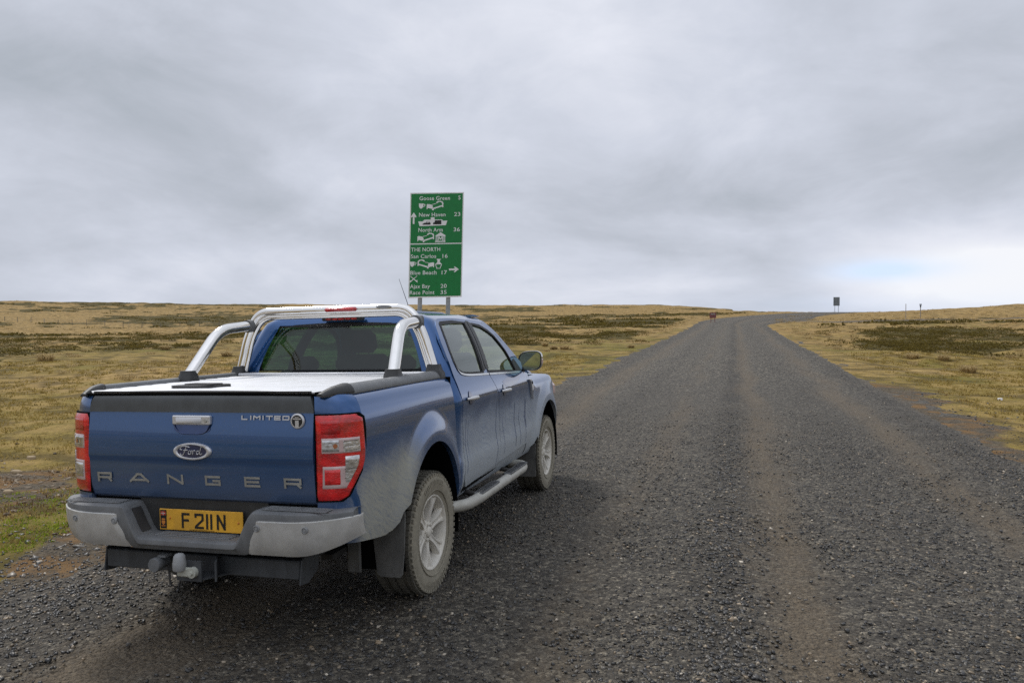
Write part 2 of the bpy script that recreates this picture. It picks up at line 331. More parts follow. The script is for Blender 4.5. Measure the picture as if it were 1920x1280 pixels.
class MB:
    """collects shapes that become ONE mesh"""
    def __init__(s): s.v = []; s.f = []; s.m = []
    def add(s, v, f, mi=0):
        k = len(s.v); s.v += [tuple(map(float, p)) for p in v]; s.f += [tuple(int(i) + k for i in q) for q in f]; s.m += [mi] * len(f)
        return s
    def box(s, c, d, R=None, mi=0, bev=0.0):
        c = np.array(c, float); h = np.array(d, float) / 2
        if bev <= 0:
            v = np.array([[x, y, z] for x in (-1, 1) for y in (-1, 1) for z in (-1, 1)]) * h
            f = [(0, 1, 3, 2), (4, 6, 7, 5), (0, 4, 5, 1), (2, 3, 7, 6), (0, 2, 6, 4), (1, 5, 7, 3)]
        else:
            b = min(bev, h.min() * .99); v = []; idx = {}
            for sx in (-1, 1):
                for sy in (-1, 1):
                    for sz in (-1, 1):
                        sg = np.array([sx, sy, sz])
                        for a in range(3):
                            p = sg * (h - b); p = p.astype(float); p[a] = sg[a] * h[a]
                            idx[(sx, sy, sz, a)] = len(v); v.append(p)
            f = []
            for a in range(3):
                o = [i for i in range(3) if i != a]
                for sg in (-1, 1):
                    q = []
                    for (p1, p2) in ((-1, -1), (1, -1), (1, 1), (-1, 1)):
                        t = [0, 0, 0]; t[a] = sg; t[o[0]] = p1; t[o[1]] = p2; q.append(idx[(*t, a)])
                    f.append(tuple(q if (sg > 0) == (a != 1) else q[::-1]))
            for a in range(3):      # edges along axis a
                o = [i for i in range(3) if i != a]
                for p1 in (-1, 1):
                    for p2 in (-1, 1):
                        t0 = [0, 0, 0]; t0[a] = -1; t0[o[0]] = p1; t0[o[1]] = p2; t1 = list(t0); t1[a] = 1
                        f.append((idx[(*t0, o[0])], idx[(*t1, o[0])], idx[(*t1, o[1])], idx[(*t0, o[1])]))
            for sx in (-1, 1):
                for sy in (-1, 1):
                    for sz in (-1, 1): f.append(tuple(idx[(sx, sy, sz, a)] for a in range(3)))
            v = np.array(v)
        if R is not None: v = v @ np.array(R).T
        return s.add(v + c, f, mi)
    def tube(s, path, r, n=12, caps=True, mi=0, flat=None):
        P = [np.array(p, float) for p in path]; rr = r if hasattr(r, '__len__') else [r] * len(P)
        T = []
        for i in range(len(P)):
            a = P[max(0, i - 1)]; b = P[min(len(P) - 1, i + 1)]; t = b - a; T.append(t / (np.linalg.norm(t) + 1e-12))
        up = np.array([0, 0, 1.0]) if abs(T[0][2]) < .9 else np.array([0, 1.0, 0])
        nrm = np.cross(T[0], up); nrm /= np.linalg.norm(nrm); V = []
        for i, (p, t) in enumerate(zip(P, T)):
            nrm = nrm - t * nrm.dot(t); nrm /= np.linalg.norm(nrm); bn = np.cross(t, nrm)
            for k in range(n):
                a = 2 * PI * k / n; V.append(p + rr[i] * (math.cos(a) * nrm + math.sin(a) * bn))
        F = [(i * n + k, i * n + (k + 1) % n, (i + 1) * n + (k + 1) % n, (i + 1) * n + k) for i in range(len(P) - 1) for k in range(n)]
        if caps: F += [tuple(range(n))[::-1], tuple((len(P) - 1) * n + k for k in range(n))]
        return s.add(V, F, mi)
    def lathe(s, prof, n=48, axis='x', c=(0, 0, 0), mi=0, close=False):
        """prof: (axial, radius)"""
        V = []
        for (a, r) in prof:
            for k in range(n):
                t = 2 * PI * k / n; u, w = r * math.cos(t), r * math.sin(t)
                V.append({'x': (a, u, w), 'y': (u, a, w), 'z': (u, w, a)}[axis])
        m = len(prof); F = []
        for i in range(m - 1 if not close else m):
            j = (i + 1) % m
            for k in range(n): F.append((i * n + k, i * n + (k + 1) % n, j * n + (k + 1) % n, j * n + k))
        return s.add(np.array(V) + np.array(c), F, mi)
    def grid(s, P, mi=0, closed_u=False):
        P = np.asarray(P, float); a, b = P.shape[:2]
        F = [(i * b + j, i * b + j + 1, ((i + 1) % a) * b + j + 1, ((i + 1) % a) * b + j) for i in range(a if closed_u else a - 1) for j in range(b - 1)]
        return s.add(P.reshape(-1, 3), F, mi)
    def prism(s, poly, O, U, V, depth, mi=0):
        """poly in (u,v), extruded from plane O+uU+vV by vector depth"""
        O, U, V, D = [np.array(q, float) for q in (O, U, V, depth)]
        n = len(poly); a = [O + u * U + v * V for u, v in poly]; b = [p + D for p in a]
        return s.add(a + b, [tuple(range(n))[::-1], tuple(range(n, 2 * n))] + [(i, (i + 1) % n, n + (i + 1) % n, n + i) for i in range(n)], mi)
    def build(s, name, mat, parent=None, smooth=35.0, mats=None, label=None):
        return mesh_obj(name, s.v, s.f, mat, parent, smooth, mats, s.m if mats else None, label)

def thing(name, label, cat, loc=(0, 0, 0), rotz=0.0, group=None):
    o = bpy.data.objects.new(name, None); COL.objects.link(o); o.empty_display_size = 0.2
    o.location = loc; o.rotation_euler = (0, 0, rotz); o['label'] = label; o['category'] = cat
    if group: o['group'] = group
    return o
def tag(o, label, cat, group=None):
    o['label'] = label; o['category'] = cat
    if group: o['group'] = group
    return o
def fillet(pts, r, n=8):
    pts = [np.array(p, float) for p in pts]; outp = [pts[0]]
    for i in range(1, len(pts) - 1):
        a, b, c = pts[i - 1], pts[i], pts[i + 1]
        d1 = (a - b); d2 = (c - b); l1, l2 = np.linalg.norm(d1), np.linalg.norm(d2)
        k = min(r if not hasattr(r, '__len__') else r[i - 1], l1 * .49, l2 * .49)
        p0 = b + d1 / l1 * k; p2 = b + d2 / l2 * k
        for j in range(n + 1):
            t = j / n; outp.append((1 - t) ** 2 * p0 + 2 * t * (1 - t) * b + t * t * p2)
    outp.append(pts[-1]); return outp
def herm(xs, ys):
    xs = np.array(xs, float); ys = np.array(ys, float)
    d = np.diff(ys) / np.diff(xs); m = np.empty_like(ys); m[0] = d[0]; m[-1] = d[-1]
    for i in range(1, len(xs) - 1): m[i] = 0 if d[i - 1] * d[i] <= 0 else 2 * d[i - 1] * d[i] / (d[i - 1] + d[i])
    def f(x):
        x = np.clip(x, xs[0], xs[-1]); i = np.clip(np.searchsorted(xs, x) - 1, 0, len(xs) - 2)
        h = xs[i + 1] - xs[i]; t = (x - xs[i]) / h
        return (2 * t**3 - 3 * t**2 + 1) * ys[i] + (t**3 - 2 * t**2 + t) * h * m[i] + (-2 * t**3 + 3 * t**2) * ys[i + 1] + (t**3 - t**2) * h * m[i + 1]
    return f
def smooths(x, a, b):
    t = np.clip((x - a) / (b - a), 0, 1); return t * t * (3 - 2 * t)
def text_mesh(txt, bold=0.0):
    """outline of a word as (verts, faces) in the xy plane, from the built-in font"""
    cu = bpy.data.curves.new('lettering_curve', 'FONT'); cu.body = txt; cu.size = 1.0; cu.offset = bold; cu.resolution_u = 3
    cu.space_character = 1.05
    o = bpy.data.objects.new('lettering_curve', cu); COL.objects.link(o)
    dg = bpy.context.evaluated_depsgraph_get()
    me = bpy.data.meshes.new_from_object(o.evaluated_get(dg))
    v = np.array([p.co[:] for p in me.vertices]); f = [tuple(p.vertices) for p in me.polygons]
    bpy.data.objects.remove(o); bpy.data.curves.remove(cu); bpy.data.meshes.remove(me)
    return v, f
# ------------------------------------------------------------------ terrain functions
def _h(ix, iy, s):
    n = (ix.astype(np.int64) * 374761393 + iy.astype(np.int64) * 668265263 + s * 1442695041) & 0x7fffffff
    n = ((n ^ (n >> 13)) * 1274126177) & 0x7fffffff
    return ((n ^ (n >> 16)) & 0xffff) / 65535.0
def vnoise(x, y, s=0):
    ix, iy = np.floor(x), np.floor(y); fx, fy = x - ix, y - iy
    fx = fx * fx * (3 - 2 * fx); fy = fy * fy * (3 - 2 * fy)
    a = _h(ix, iy, s); b = _h(ix + 1, iy, s); c = _h(ix, iy + 1, s); d = _h(ix + 1, iy + 1, s)
    return a + (b - a) * fx + (c - a) * fy + (a - b - c + d) * fx * fy
def fbm(x, y, oct=4, s=0, g=0.5):
    t = 0; amp = 1; n = 0
    for i in range(oct):
        t = t + amp * vnoise(x * 2**i + 13.7 * i, y * 2**i - 7.1 * i, s + i); n += amp; amp *= g
    return t / n
EX, EY = 0.2808, 0.9598
def to_ao(x, y): return x * EX + y * EY, x * EY - y * EX
def from_ao(a, o): return a * EX + o * EY, a * EY - o * EX
def center(a): return 0.00125 * np.maximum(0, a - 88.0) ** 2
R_L, R_R = -4.45, 3.6
def wfac(a, o):      # the road widens towards the junction near the crest
    k = smooths(a, 84, 132); return 1 + np.where(o > 0, 1.9, .30) * k
ZR = herm([-400, -60, 0, 8, 12, 20, 33, 50, 80, 110, 160, 200, 230, 250, 280, 330, 500, 900], [-3, -.6, 0, 0, .04, .20, .50, .85, 1.62, 2.4, 3.7, 4.8, 5.62, 6.0, 6.15, 5.6, 2.0, -4])
ZL = herm([0, 8, 30, 60, 100, 155, 250, 400, 470, 700, 1500, 4500], [-.16, -.16, -.12, .0, .3, 1.2, 5.0, 12.6, 13.2, 8, 0, -5])
ZG = herm([0, 8, 15, 30, 50, 80, 110, 200, 290, 340, 520, 1500, 4500], [-.14, -.14, -.12, .12, .55, 1.45, 2.6, 6.5, 9.3, 9.5, 7.0, 0, -5])
def road_z(a, o):
    c = np.where(o < 0, -0.024 * -o, -0.020 * o)
    return ZR(a) + c * np.clip(1 - (a - 60) / 200, 0, 1)
def hummock(x, y):
    return (fbm(x / 1.3, y / 1.3, 3, 11) - .5) * .16 + (fbm(x / 5.5, y / 5.5, 3, 31) - .5) * .34
def height(x, y, fine=True):
    d = np.hypot(x, y); a, o = to_ao(x, y); ro = o - center(a)
    ro = np.where(a > 330, ro + (center(a) - center(330.0)), ro)
    rz = road_z(a, np.clip((o - center(a)) / wfac(a, o - center(a)), -5, 5))
    side = np.where(o > 0, ZG(d), ZL(d))
    w = np.where(ro > 0, smooths(ro, 7, 66), smooths(-ro, 10, 115))
    z = rz * (1 - w) + side * w
    z = z - .10 * smooths(np.abs(ro + .4), 4.2, 9) * np.clip(1 - d / 150, 0, 1)     # the road stands a little proud
    rn = ro / wfac(a, ro); hm = smooths(np.abs(rn + .42), 4.3, 7.5)
    z = z + hummock(x, y) * hm * np.clip(.55 + d / 60, 0, 1.5) + (fbm(x / 26, y / 26, 3, 51) - .5) * 1.1 * smooths(d, 40, 160) * hm
    z = z + (fbm(x / 9, y / 9, 3, 61) - .5) * .9 * smooths(d, 150, 330) * hm
    return z
def masks(x, y):
    """cover of the moor: heath (dark low shrub), straw (pale dry grass), green (short turf), stony"""
    d = np.hypot(x, y); a, o = to_ao(x, y); ro = o - center(a); ro = ro / wfac(a, ro)
    big = fbm(x / 30, y / 30, 3, 101); med = fbm(x / 7.5, y / 7.5, 4, 111); sm = fbm(x / 2.0, y / 2.0, 3, 121)
    mix = .45 * big + .40 * med + .15 * sm
    pxa = x / np.maximum(y, 1.0)
    def g(cx, cd, rx, rd): return np.exp(-((pxa - cx) / rx) ** 2 - (np.log(np.maximum(d, 1) / cd) / rd) ** 2)
    heath = smooths(mix + .16 * g(-.42, 215, .12, .16) + .10 * g(-.60, 112, .22, .12) + .06 * g(-.5, 55, .28, .12) + .008 + .20 * g(.21, 190, .17, .22) + .17 * g(.10, 120, .10, .35)
                    + .13 * g(.12, 58, .12, .22) + .24 * g(.56, 52, .11, .42) + .10 * g(-.66, 15.5, .12, .07) - .14 * g(-.3, 27, .5, .30) - .22 * g(.12, 32, .15, .25) - .14 * g(.5, 150, .3, .5)
                    - .20 * smooths(d, 7, 24) * (1 - smooths(d, 26, 38)) * .6, .535, .60)
    heath = heath * smooths(np.abs(ro + .42), 5.6, 8.5)
    straw = smooths(.5 * fbm(x / 12, y / 12, 4, 141) + .5 * med * .6 + .2 * big + .30 * smooths(d, 35, 110) + .04 * (x > 0) - .03, .40, .62)
    green = .8 * smooths(fbm(x / 3.2, y / 3.2, 4, 151) - .05 + .25 * g(-.58, 8.0, .12, .22) + .20 * g(.12, 40, .15, .3), .50, .70) * (1 - smooths(d, 60, 140))
    stony = (1 - smooths(np.abs(ro + .42) + (fbm(x / 1.6, y / 1.6, 3, 161) - .5) * np.where(ro > 0, 3.2, 4.6) + np.where(ro > 0, .55, 0), 4.2, 5.5)) * (1 - .85 * smooths(d, 13, 30))
    stony = np.maximum(stony, g(-.64, 11.2, .16, .16) * smooths(sm, .25, .5) * .0 + g(-.66, 10.4, .11, .20))
    stony = np.maximum(stony, .45 * g(.66, 12.5, .12, .35) * smooths(fbm(x / 1.1, y / 1.1, 3, 171), .42, .62))
    return heath, straw, green, np.clip(stony, 0, 1)

def grid_mesh(name, P, attrs, mat, wrap=False):
    a, b = P.shape[:2]
    me = bpy.data.meshes.new(name); nv = a * b
    i = np.arange(a if wrap else a - 1)[:, None]; j = np.arange(b - 1)[None]; i2 = (i + 1) % a
    q = np.stack([i * b + j, i2 * b + j, i2 * b + j + 1, i * b + j + 1], -1).reshape(-1, 4)
    me.vertices.add(nv); me.vertices.foreach_set('co', P.reshape(-1))
    me.loops.add(q.size); me.loops.foreach_set('vertex_index', q.reshape(-1).astype(np.int32))
    me.polygons.add(len(q)); me.polygons.foreach_set('loop_start', (np.arange(len(q)) * 4).astype(np.int32)); me.polygons.foreach_set('loop_total', np.full(len(q), 4, np.int32))
    me.polygons.foreach_set('use_smooth', np.ones(len(q), bool))
    me.update(calc_edges=True)
    for k, val in attrs.items():
        at = me.attributes.new(k, 'FLOAT', 'POINT'); at.data.foreach_set('value', np.asarray(val, np.float32).reshape(-1))
    me.materials.append(MATS[mat]); o = bpy.data.objects.new(name, me); COL.objects.link(o); return o

def moor_material():
    m, N = newmat('moor_ground')
    at = lambda n: N.add('ShaderNodeAttribute', attribute_name=n).outputs['Fac']
    co = N.add('ShaderNodeNewGeometry').outputs['Position']
    heath, straw, green, stony = at('heath'), at('straw'), at('green'), at('stony')
    dist = N.vmath('LENGTH', co, out=1) if False else N.add('ShaderNodeVectorMath', {0: co}, operation='LENGTH').outputs['Value']
    nf = N.noise(co, 7.0, 6.0, 0.7); nm = N.noise(co, 1.1, 6.0, 0.65); nl = N.noise(co, 0.22, 6.0, 0.6)
    tuft = N.add('ShaderNodeTexVoronoi', {'Vector': N.scale(co, (1, 1, 0.3)), 'Scale': 1.25, 'Randomness': 1.0}).outputs['Distance']
    strawc = N.mix(N.smooth(nm, .32, .66), (0.22, 0.140, 0.045), (0.42, 0.295, 0.122))
    strawc = N.mix(N.smooth(nl, .35, .65), strawc, N.mix(nf, (0.25, 0.155, 0.050), (0.37, 0.250, 0.094)))
    turfc = N.mix(N.smooth(nf, .3, .7), (0.125, 0.090, 0.019), (0.275, 0.202, 0.052))
    turfc = N.mix(N.smooth(nm, .40, .62), turfc, (0.29, 0.200, 0.066))
    greenc = N.mix(nf, (0.090, 0.084, 0.012), (0.190, 0.168, 0.028))
    heathc = N.mix(N.smooth(nf, .3, .7), (0.040, 0.029, 0.006), (0.120, 0.092, 0.018))
    heathc = N.mix(N.smooth(nm, .55, .72), heathc, (0.135, 0.108, 0.022))
    stonec = N.mix(N.smooth(N.noise(co, 22.0, 5.0, 0.7), .3, .7), (0.040, 0.033, 0.024), (0.150, 0.122, 0.086))
    stonec = N.mix(N.smooth(N.noise(co, 1.7, 4.0, 0.6), .45, .62), stonec, N.mix(nf, (0.065, 0.032, 0.011), (0.27, 0.165, 0.072)))
    vf = N.noise(co, 26.0, 5.0, 0.75); turfc = N.mix(1.0, turfc, N.ramp(vf, [(0.30, 0.52), (0.5, 1.0), (0.68, 1.45)]), 'MULTIPLY')
    strawc = N.mix(1.0, strawc, N.ramp(N.noise(N.scale(co, (1, 1, .3)), 5.0, 6.0, 0.75), [(0.30, (.55, .50, .42)), (0.5, 1.0), (0.68, 1.35)]), 'MULTIPLY')
    c = N.mix(straw, turfc, strawc)
    c = N.mix(N.math('MULTIPLY', green, 0.8), c, greenc)
    pert = N.math('MULTIPLY', N.math('SUBTRACT', nm, 0.5), 1.3)
    hh = N.smooth(N.math('ADD', heath, pert), .30, .62)
    c = N.mix(hh, c, heathc)
    # small clumps, with the shade between them darkened into the colour
    c = N.mix(N.math('MULTIPLY', N.smooth(tuft, .42, .78), 0.60), c, (0.045, 0.034, 0.012))
    ss = N.smooth(N.math('ADD', stony, N.math('MULTIPLY', N.math('SUBTRACT', nm, 0.5), 0.9)), .35, .65)
    c = N.mix(ss, c, stonec)
    h = N.math('ADD', N.math('MULTIPLY', nf, 0.10), N.math('ADD', N.math('MULTIPLY', nm, 0.35), N.math('MULTIPLY', tuft, -0.20)))
    b = N.add('ShaderNodeBump', {'Height': h, 'Strength': 0.8, 'Distance': 0.45})
    p = N.add('ShaderNodeBsdfPrincipled', {'Base Color': c, 'Roughness': 0.95, 'Specular IOR Level': 0.15, 'Normal': b.outputs[0]})
    out(N, p.outputs[0])
moor_material()

def gravel_material():
    m, N = newmat('gravel_road')
    co = N.add('ShaderNodeNewGeometry').outputs['Position']
    off = N.add('ShaderNodeAttribute', attribute_name='off').outputs['Fac']
    al = N.add('ShaderNodeAttribute', attribute_name='along').outputs['Fac']
    rc = N.add('ShaderNodeCombineXYZ', {0: off, 1: N.math('MULTIPLY', al, 0.16), 2: 0.0}).outputs[0]
    dist = N.add('ShaderNodeVectorMath', {0: co}, operation='LENGTH').outputs['Value']
    track = N.add('ShaderNodeAttribute', attribute_name='track').outputs['Fac']
    v1 = N.add('ShaderNodeTexVoronoi', {'Vector': co, 'Scale': 34.0}); v2 = N.add('ShaderNodeTexVoronoi', {'Vector': co, 'Scale': 85.0})
    cell = N.add('ShaderNodeSeparateColor', {0: v1.outputs['Color']}).outputs[0]
    cell2 = N.add('ShaderNodeSeparateColor', {0: v2.outputs['Color']}).outputs[0]
    v3 = N.add('ShaderNodeTexVoronoi', {'Vector': co, 'Scale': 24.0}); cell3 = N.add('ShaderNodeSeparateColor', {0: v3.outputs['Color']}).outputs[0]
    far = N.smooth(dist, 9.0, 26.0)
    cc = N.add('ShaderNodeMix', {0: far, 2: N.math('ADD', N.math('MULTIPLY', cell, .55), N.math('MULTIPLY', cell2, .45)), 3: N.math('ADD', N.math('MULTIPLY', cell3, .85), N.math('MULTIPLY', cell, .15))}).outputs[0]
    stone = N.ramp(cc, [(0.0, (0.007, 0.006, 0.005)), (0.35, (0.032, 0.029, 0.024)), (0.65, (0.084, 0.076, 0.061)), (0.88, (0.19, 0.167, 0.126)), (1.0, (0.42, 0.37, 0.28))])
    dirt = N.mix(N.smooth(N.noise(co, 60.0, 6.0, 0.75), .3, .7), (0.042, 0.031, 0.019), (0.190, 0.144, 0.089))
    bro = N.noise(rc, 1.6, 7.0, 0.68)
    big = N.noise(co, 0.8, 5.0, 0.6)
    f = N.math('ADD', N.math('MULTIPLY', track, 0.68), N.math('MULTIPLY', N.math('SUBTRACT', bro, 0.5), 1.5))
    f = N.math('ADD', f, N.math('MULTIPLY', N.math('SUBTRACT', N.noise(co, 9.0, 6.0, 0.7), 0.5), 0.8))
    f = N.smooth(f, 0.05, 0.75)
    f = N.math('ADD', 0.12, N.math('MULTIPLY', f, 0.72))
    f = N.math('MULTIPLY', f, N.math('SUBTRACT', 1.0, N.math('MULTIPLY', far, 0.20)))
    rdg = N.math('SUBTRACT', 1.0, N.math('MULTIPLY', N.math('MULTIPLY', N.add('ShaderNodeAttribute', attribute_name='ridge').outputs['Fac'], N.smooth(big, .3, .6)), 0.45))
    stone = N.mix(1.0, stone, N.add('ShaderNodeCombineXYZ', {0: rdg, 1: rdg, 2: rdg}).outputs[0], 'MULTIPLY')
    c = N.mix(f, stone, dirt)
    h = N.math('ADD', N.math('MULTIPLY', v1.outputs['Distance'], -0.6), N.math('MULTIPLY', v2.outputs['Distance'], -0.25))
    hf = N.math('MULTIPLY', v3.outputs['Distance'], -0.75)
    hh = N.add('ShaderNodeMix', {0: far, 2: h, 3: hf}).outputs[0]
    b = N.add('ShaderNodeBump', {'Height': hh, 'Strength': 1.0, 'Distance': 0.030})
    p = N.add('ShaderNodeBsdfPrincipled', {'Base Color': c, 'Roughness': 0.8, 'Specular IOR Level': 0.35, 'Normal': b.outputs[0]})
    out(N, p.outputs[0])
gravel_material()

# one terrain sheet, finer in front
ang = np.concatenate([np.radians(np.arange(-44, 44, .17)), np.radians(np.arange(44, 316, 4.0))])
rad = np.concatenate([[0.05], np.geomspace(1.2, 620, 300), np.geomspace(700, 4500, 12)])
A, Rr = np.meshgrid(ang, rad, indexing='ij')
X, Y = np.sin(A) * Rr, np.cos(A) * Rr
Z = height(X, Y)
a_, o_ = to_ao(X, Y); ro_ = o_ - center(a_); ro_ = ro_ / wfac(a_, ro_)
under = (1 - smooths(np.abs(ro_ + .42), 3.2, 3.9)) * (a_ > -60) * (a_ < 300)
Z = Z - .10 * under
he, st, gr, sn = masks(X, Y)
terrain = grid_mesh('moorland', np.stack([X, Y, Z], -1), dict(heath=he, straw=st, green=gr, stony=sn), 'moor_ground', wrap=True)
terrain['kind'] = 'structure'

# gravel road: a sheet whose ragged edges dip under the moor
def track_amt(o, a):
    w = (fbm(a / 7.0, a * 0 + .5, 2, 205) - .5) * .5
    t = np.exp(-((o + 3.1 + w) / .42) ** 2) * .75 + np.exp(-((o + .95 + w) / .30) ** 2) * .45 + np.exp(-((o - .38 + w) / .28) ** 2) * .85 + np.exp(-((o - 2.25 + w) / .40) ** 2) * .70 + np.exp(-((o + 2.9 + .5 * w) / 1.1) ** 2) * .25 * (np.asarray(a) < 5)
    return t + np.exp(-((o - 3.45) / .25) ** 2) * .5 + np.exp(-((o + 4.3) / .3) ** 2) * .35
def ridge(o, a): # windrows of loose stone between the tracks
    w = (fbm(a / 6.0, a * 0 + 2.5, 2, 215) - .5) * .4
    return np.exp(-((o + .10 + w) / .24) ** 2) * .9 + np.exp(-((o - 1.35 + w) / .45) ** 2) * .35 + np.exp(-((o - 3.0 + w) / .35) ** 2) * .8 + np.exp(-((o + 2.1 + w) / .3) ** 2) * .45 + np.exp(-((o + 4.1 + w) / .5) ** 2) * .9
al = np.concatenate([np.arange(-40, 0, 2.0), np.arange(0, 14, .05), np.arange(14, 40, .2), np.arange(40, 290, 1.0)])
of = np.linspace(-6.2, 5.4, 150)
AA, OO = np.meshgrid(al, of, indexing='ij')
def road_surface(a, o):
    x, y = from_ao(a, o * wfac(a, o) + center(a))
    d = np.hypot(x, y)
    z = road_z(a, o) + .004 - .022 * np.clip(track_amt(o, a), 0, 1) + .02 * ridge(o, a) + (fbm(x / .35, y / .35, 3, 301) - .5) * .022 + (fbm(x / .09, y / .09, 2, 311) - .5) * .012 * (d < 16)
    e = np.maximum(-(o + 4.55), o - 3.75) + (fbm(x / .9, y / .9, 4, 321) - .5) * 1.3
    return x, y, z - .34 * smooths(e, -.25, 1.1), d
XX, YY, ZZ, DD = road_surface(AA, OO)
road = grid_mesh('gravel_road', np.stack([XX, YY, ZZ], -1), dict(off=OO, along=AA, track=track_amt(OO, AA), ridge=ridge(OO, AA)), 'gravel_road')
road['kind'] = 'structure'
# make both sheets face up
for ob in (terrain, road):
    if ob.data.polygons[len(ob.data.polygons) // 2].normal.z < 0: ob.data.flip_normals()

# side track turning off to the right near the crest
tp = [(112, 6.0), (113, 12), (114, 20), (114, 30), (116, 48), (122, 75)]
n = 120; pa = np.interp(np.linspace(0, 5, n), range(6), [p[0] for p in tp]); po = np.interp(np.linspace(0, 5, n), range(6), [p[1] for p in tp])
wid = np.linspace(-2.1, 2.1, 9)
PA = pa[:, None] + wid[None] * .97; PO = po[:, None] - wid[None] * .2
xs, ys = from_ao(PA, PO + center(PA)); zs = height(xs, ys) + .05 - .12 * np.abs(wid[None] / 2.1) ** 3
tr = grid_mesh('side_track', np.stack([xs, ys, zs], -1), dict(off=wid[None] + 0 * PA, along=PO, track=0 * PA + 1.2), 'gravel_road')
tr['kind'] = 'structure'
if tr.data.polygons[10].normal.z < 0: tr.data.flip_normals()

# ------------------------------------------------------------------ loose stones (one real mesh)
def scatter_mesh(name, V, F, pos, scl, rot, tint, mat, label, cat, jitter=0.0, parent=None, kind='stuff'):
    """V (k,3) F (m,n) template instanced as real geometry; scl (n,3); rot (n,3,3)"""
    n = len(pos); k = len(V); vv = np.broadcast_to(V, (n, k, 3)).copy()
    if jitter: vv = vv * (1 + RNG.uniform(-jitter, jitter, (n, k, 1))) + RNG.uniform(-jitter, jitter, (n, k, 3)) * .4
    vv = vv * scl[:, None, :]
    vv = np.einsum('nij,nkj->nki', rot, vv) + pos[:, None, :]
    q = (F[None] + (np.arange(n) * k)[:, None, None]).reshape(-1, F.shape[1])
    me = bpy.data.meshes.new(name); me.vertices.add(n * k); me.vertices.foreach_set('co', vv.reshape(-1))
    me.loops.add(q.size); me.loops.foreach_set('vertex_index', q.reshape(-1).astype(np.int32))
    me.polygons.add(len(q)); m = F.shape[1]
    me.polygons.foreach_set('loop_start', (np.arange(len(q)) * m).astype(np.int32)); me.polygons.foreach_set('loop_total', np.full(len(q), m, np.int32))
    me.update(calc_edges=True)
    at = me.attributes.new('tint', 'FLOAT', 'POINT'); at.data.foreach_set('value', np.repeat(tint, k).astype(np.float32))
    me.materials.append(MATS[mat]); o = bpy.data.objects.new(name, me); COL.objects.link(o)
    if kind: o['kind'] = kind
    if label: o['label'] = label; o['category'] = cat
    return o
def rotmats(n, tilt=0.5):
    a = RNG.uniform(0, 2 * PI, n); b = RNG.normal(0, tilt, n); c = RNG.normal(0, tilt, n)
    ca, sa, cb, sb, cc, sc = np.cos(a), np.sin(a), np.cos(b), np.sin(b), np.cos(c), np.sin(c); o = np.zeros(n); i = np.ones(n)
    Rz = np.stack([ca, -sa, o, sa, ca, o, o, o, i], 1).reshape(-1, 3, 3); Rx = np.stack([i, o, o, o, cb, -sb, o, sb, cb], 1).reshape(-1, 3, 3)
    Ry = np.stack([cc, o, sc, o, i, o, -sc, o, cc], 1).reshape(-1, 3, 3)
    return Rz @ Rx @ Ry
OCT_V = np.array([[1, 0, 0], [-1, 0, 0], [0, 1, 0], [0, -1, 0], [0, 0, 1], [0, 0, -1]], float)
OCT_F = np.array([[0, 2, 4], [2, 1, 4], [1, 3, 4], [3, 0, 4], [2, 0, 5], [1, 2, 5], [3, 1, 5], [0, 3, 5]])
# crushed stone: a box with two corners knocked down
CUB_V = np.array([[-.8, -.7, -.6], [.9, -.8, -.6], [.8, .9, -.6], [-.9, .7, -.6], [-.6, -.6, .6], [.7, -.4, .35], [.5, .7, .65], [-.75, .5, .4]], float)
CUB_F = np.array([[0, 2, 1], [0, 3, 2], [4, 5, 6], [4, 6, 7], [0, 1, 5], [0, 5, 4], [1, 2, 6], [1, 6, 5], [2, 3, 7], [2, 7, 6], [3, 0, 4], [3, 4, 7]])
def stone_material(name, stops, rough=0.42):
    m, N = newmat(name)
    t = N.add('ShaderNodeAttribute', attribute_name='tint').outputs['Fac']
    co = N.add('ShaderNodeNewGeometry').outputs['Position']
    c = N.ramp(t, stops)
    c = N.mix(N.math('MULTIPLY', N.smooth(N.noise(co, 70.0, 4.0, 0.6), .4, .7), 0.20), c, (0.125, 0.105, 0.078))
    p = N.add('ShaderNodeBsdfPrincipled', {'Base Color': c, 'Roughness': rough, 'Specular IOR Level': 0.6})
    out(N, p.outputs[0])
stone_material('basalt_chip', [(0.0, (0.007, 0.007, 0.007)), (0.25, (0.021, 0.021, 0.020)), (0.50, (0.064, 0.061, 0.055)), (0.72, (0.145, 0.125, 0.096)), (0.90, (0.28, 0.205, 0.122)), (1.0, (0.60, 0.53, 0.42))])
stone_material('brown_chip', [(0.0, (0.07, 0.050, 0.032)), (0.5, (0.17, 0.125, 0.078)), (0.85, (0.28, 0.215, 0.14)), (1.0, (0.42, 0.36, 0.26))], 0.8)
def cone_points(n, d0, d1, p=1.0, half=.80):
    """random ground points in front of the camera, density falling with distance"""
    u = RNG.uniform(0, 1, n); d = (d0 ** (2 - p) + u * (d1 ** (2 - p) - d0 ** (2 - p))) ** (1 / (2 - p)) if p != 2 else d0 * (d1 / d0) ** u
    x = RNG.uniform(-half, half, n) * d; return x, d
def keep_road(x, y):
    a, o = to_ao(x, y); ro = o - center(a); return a, ro
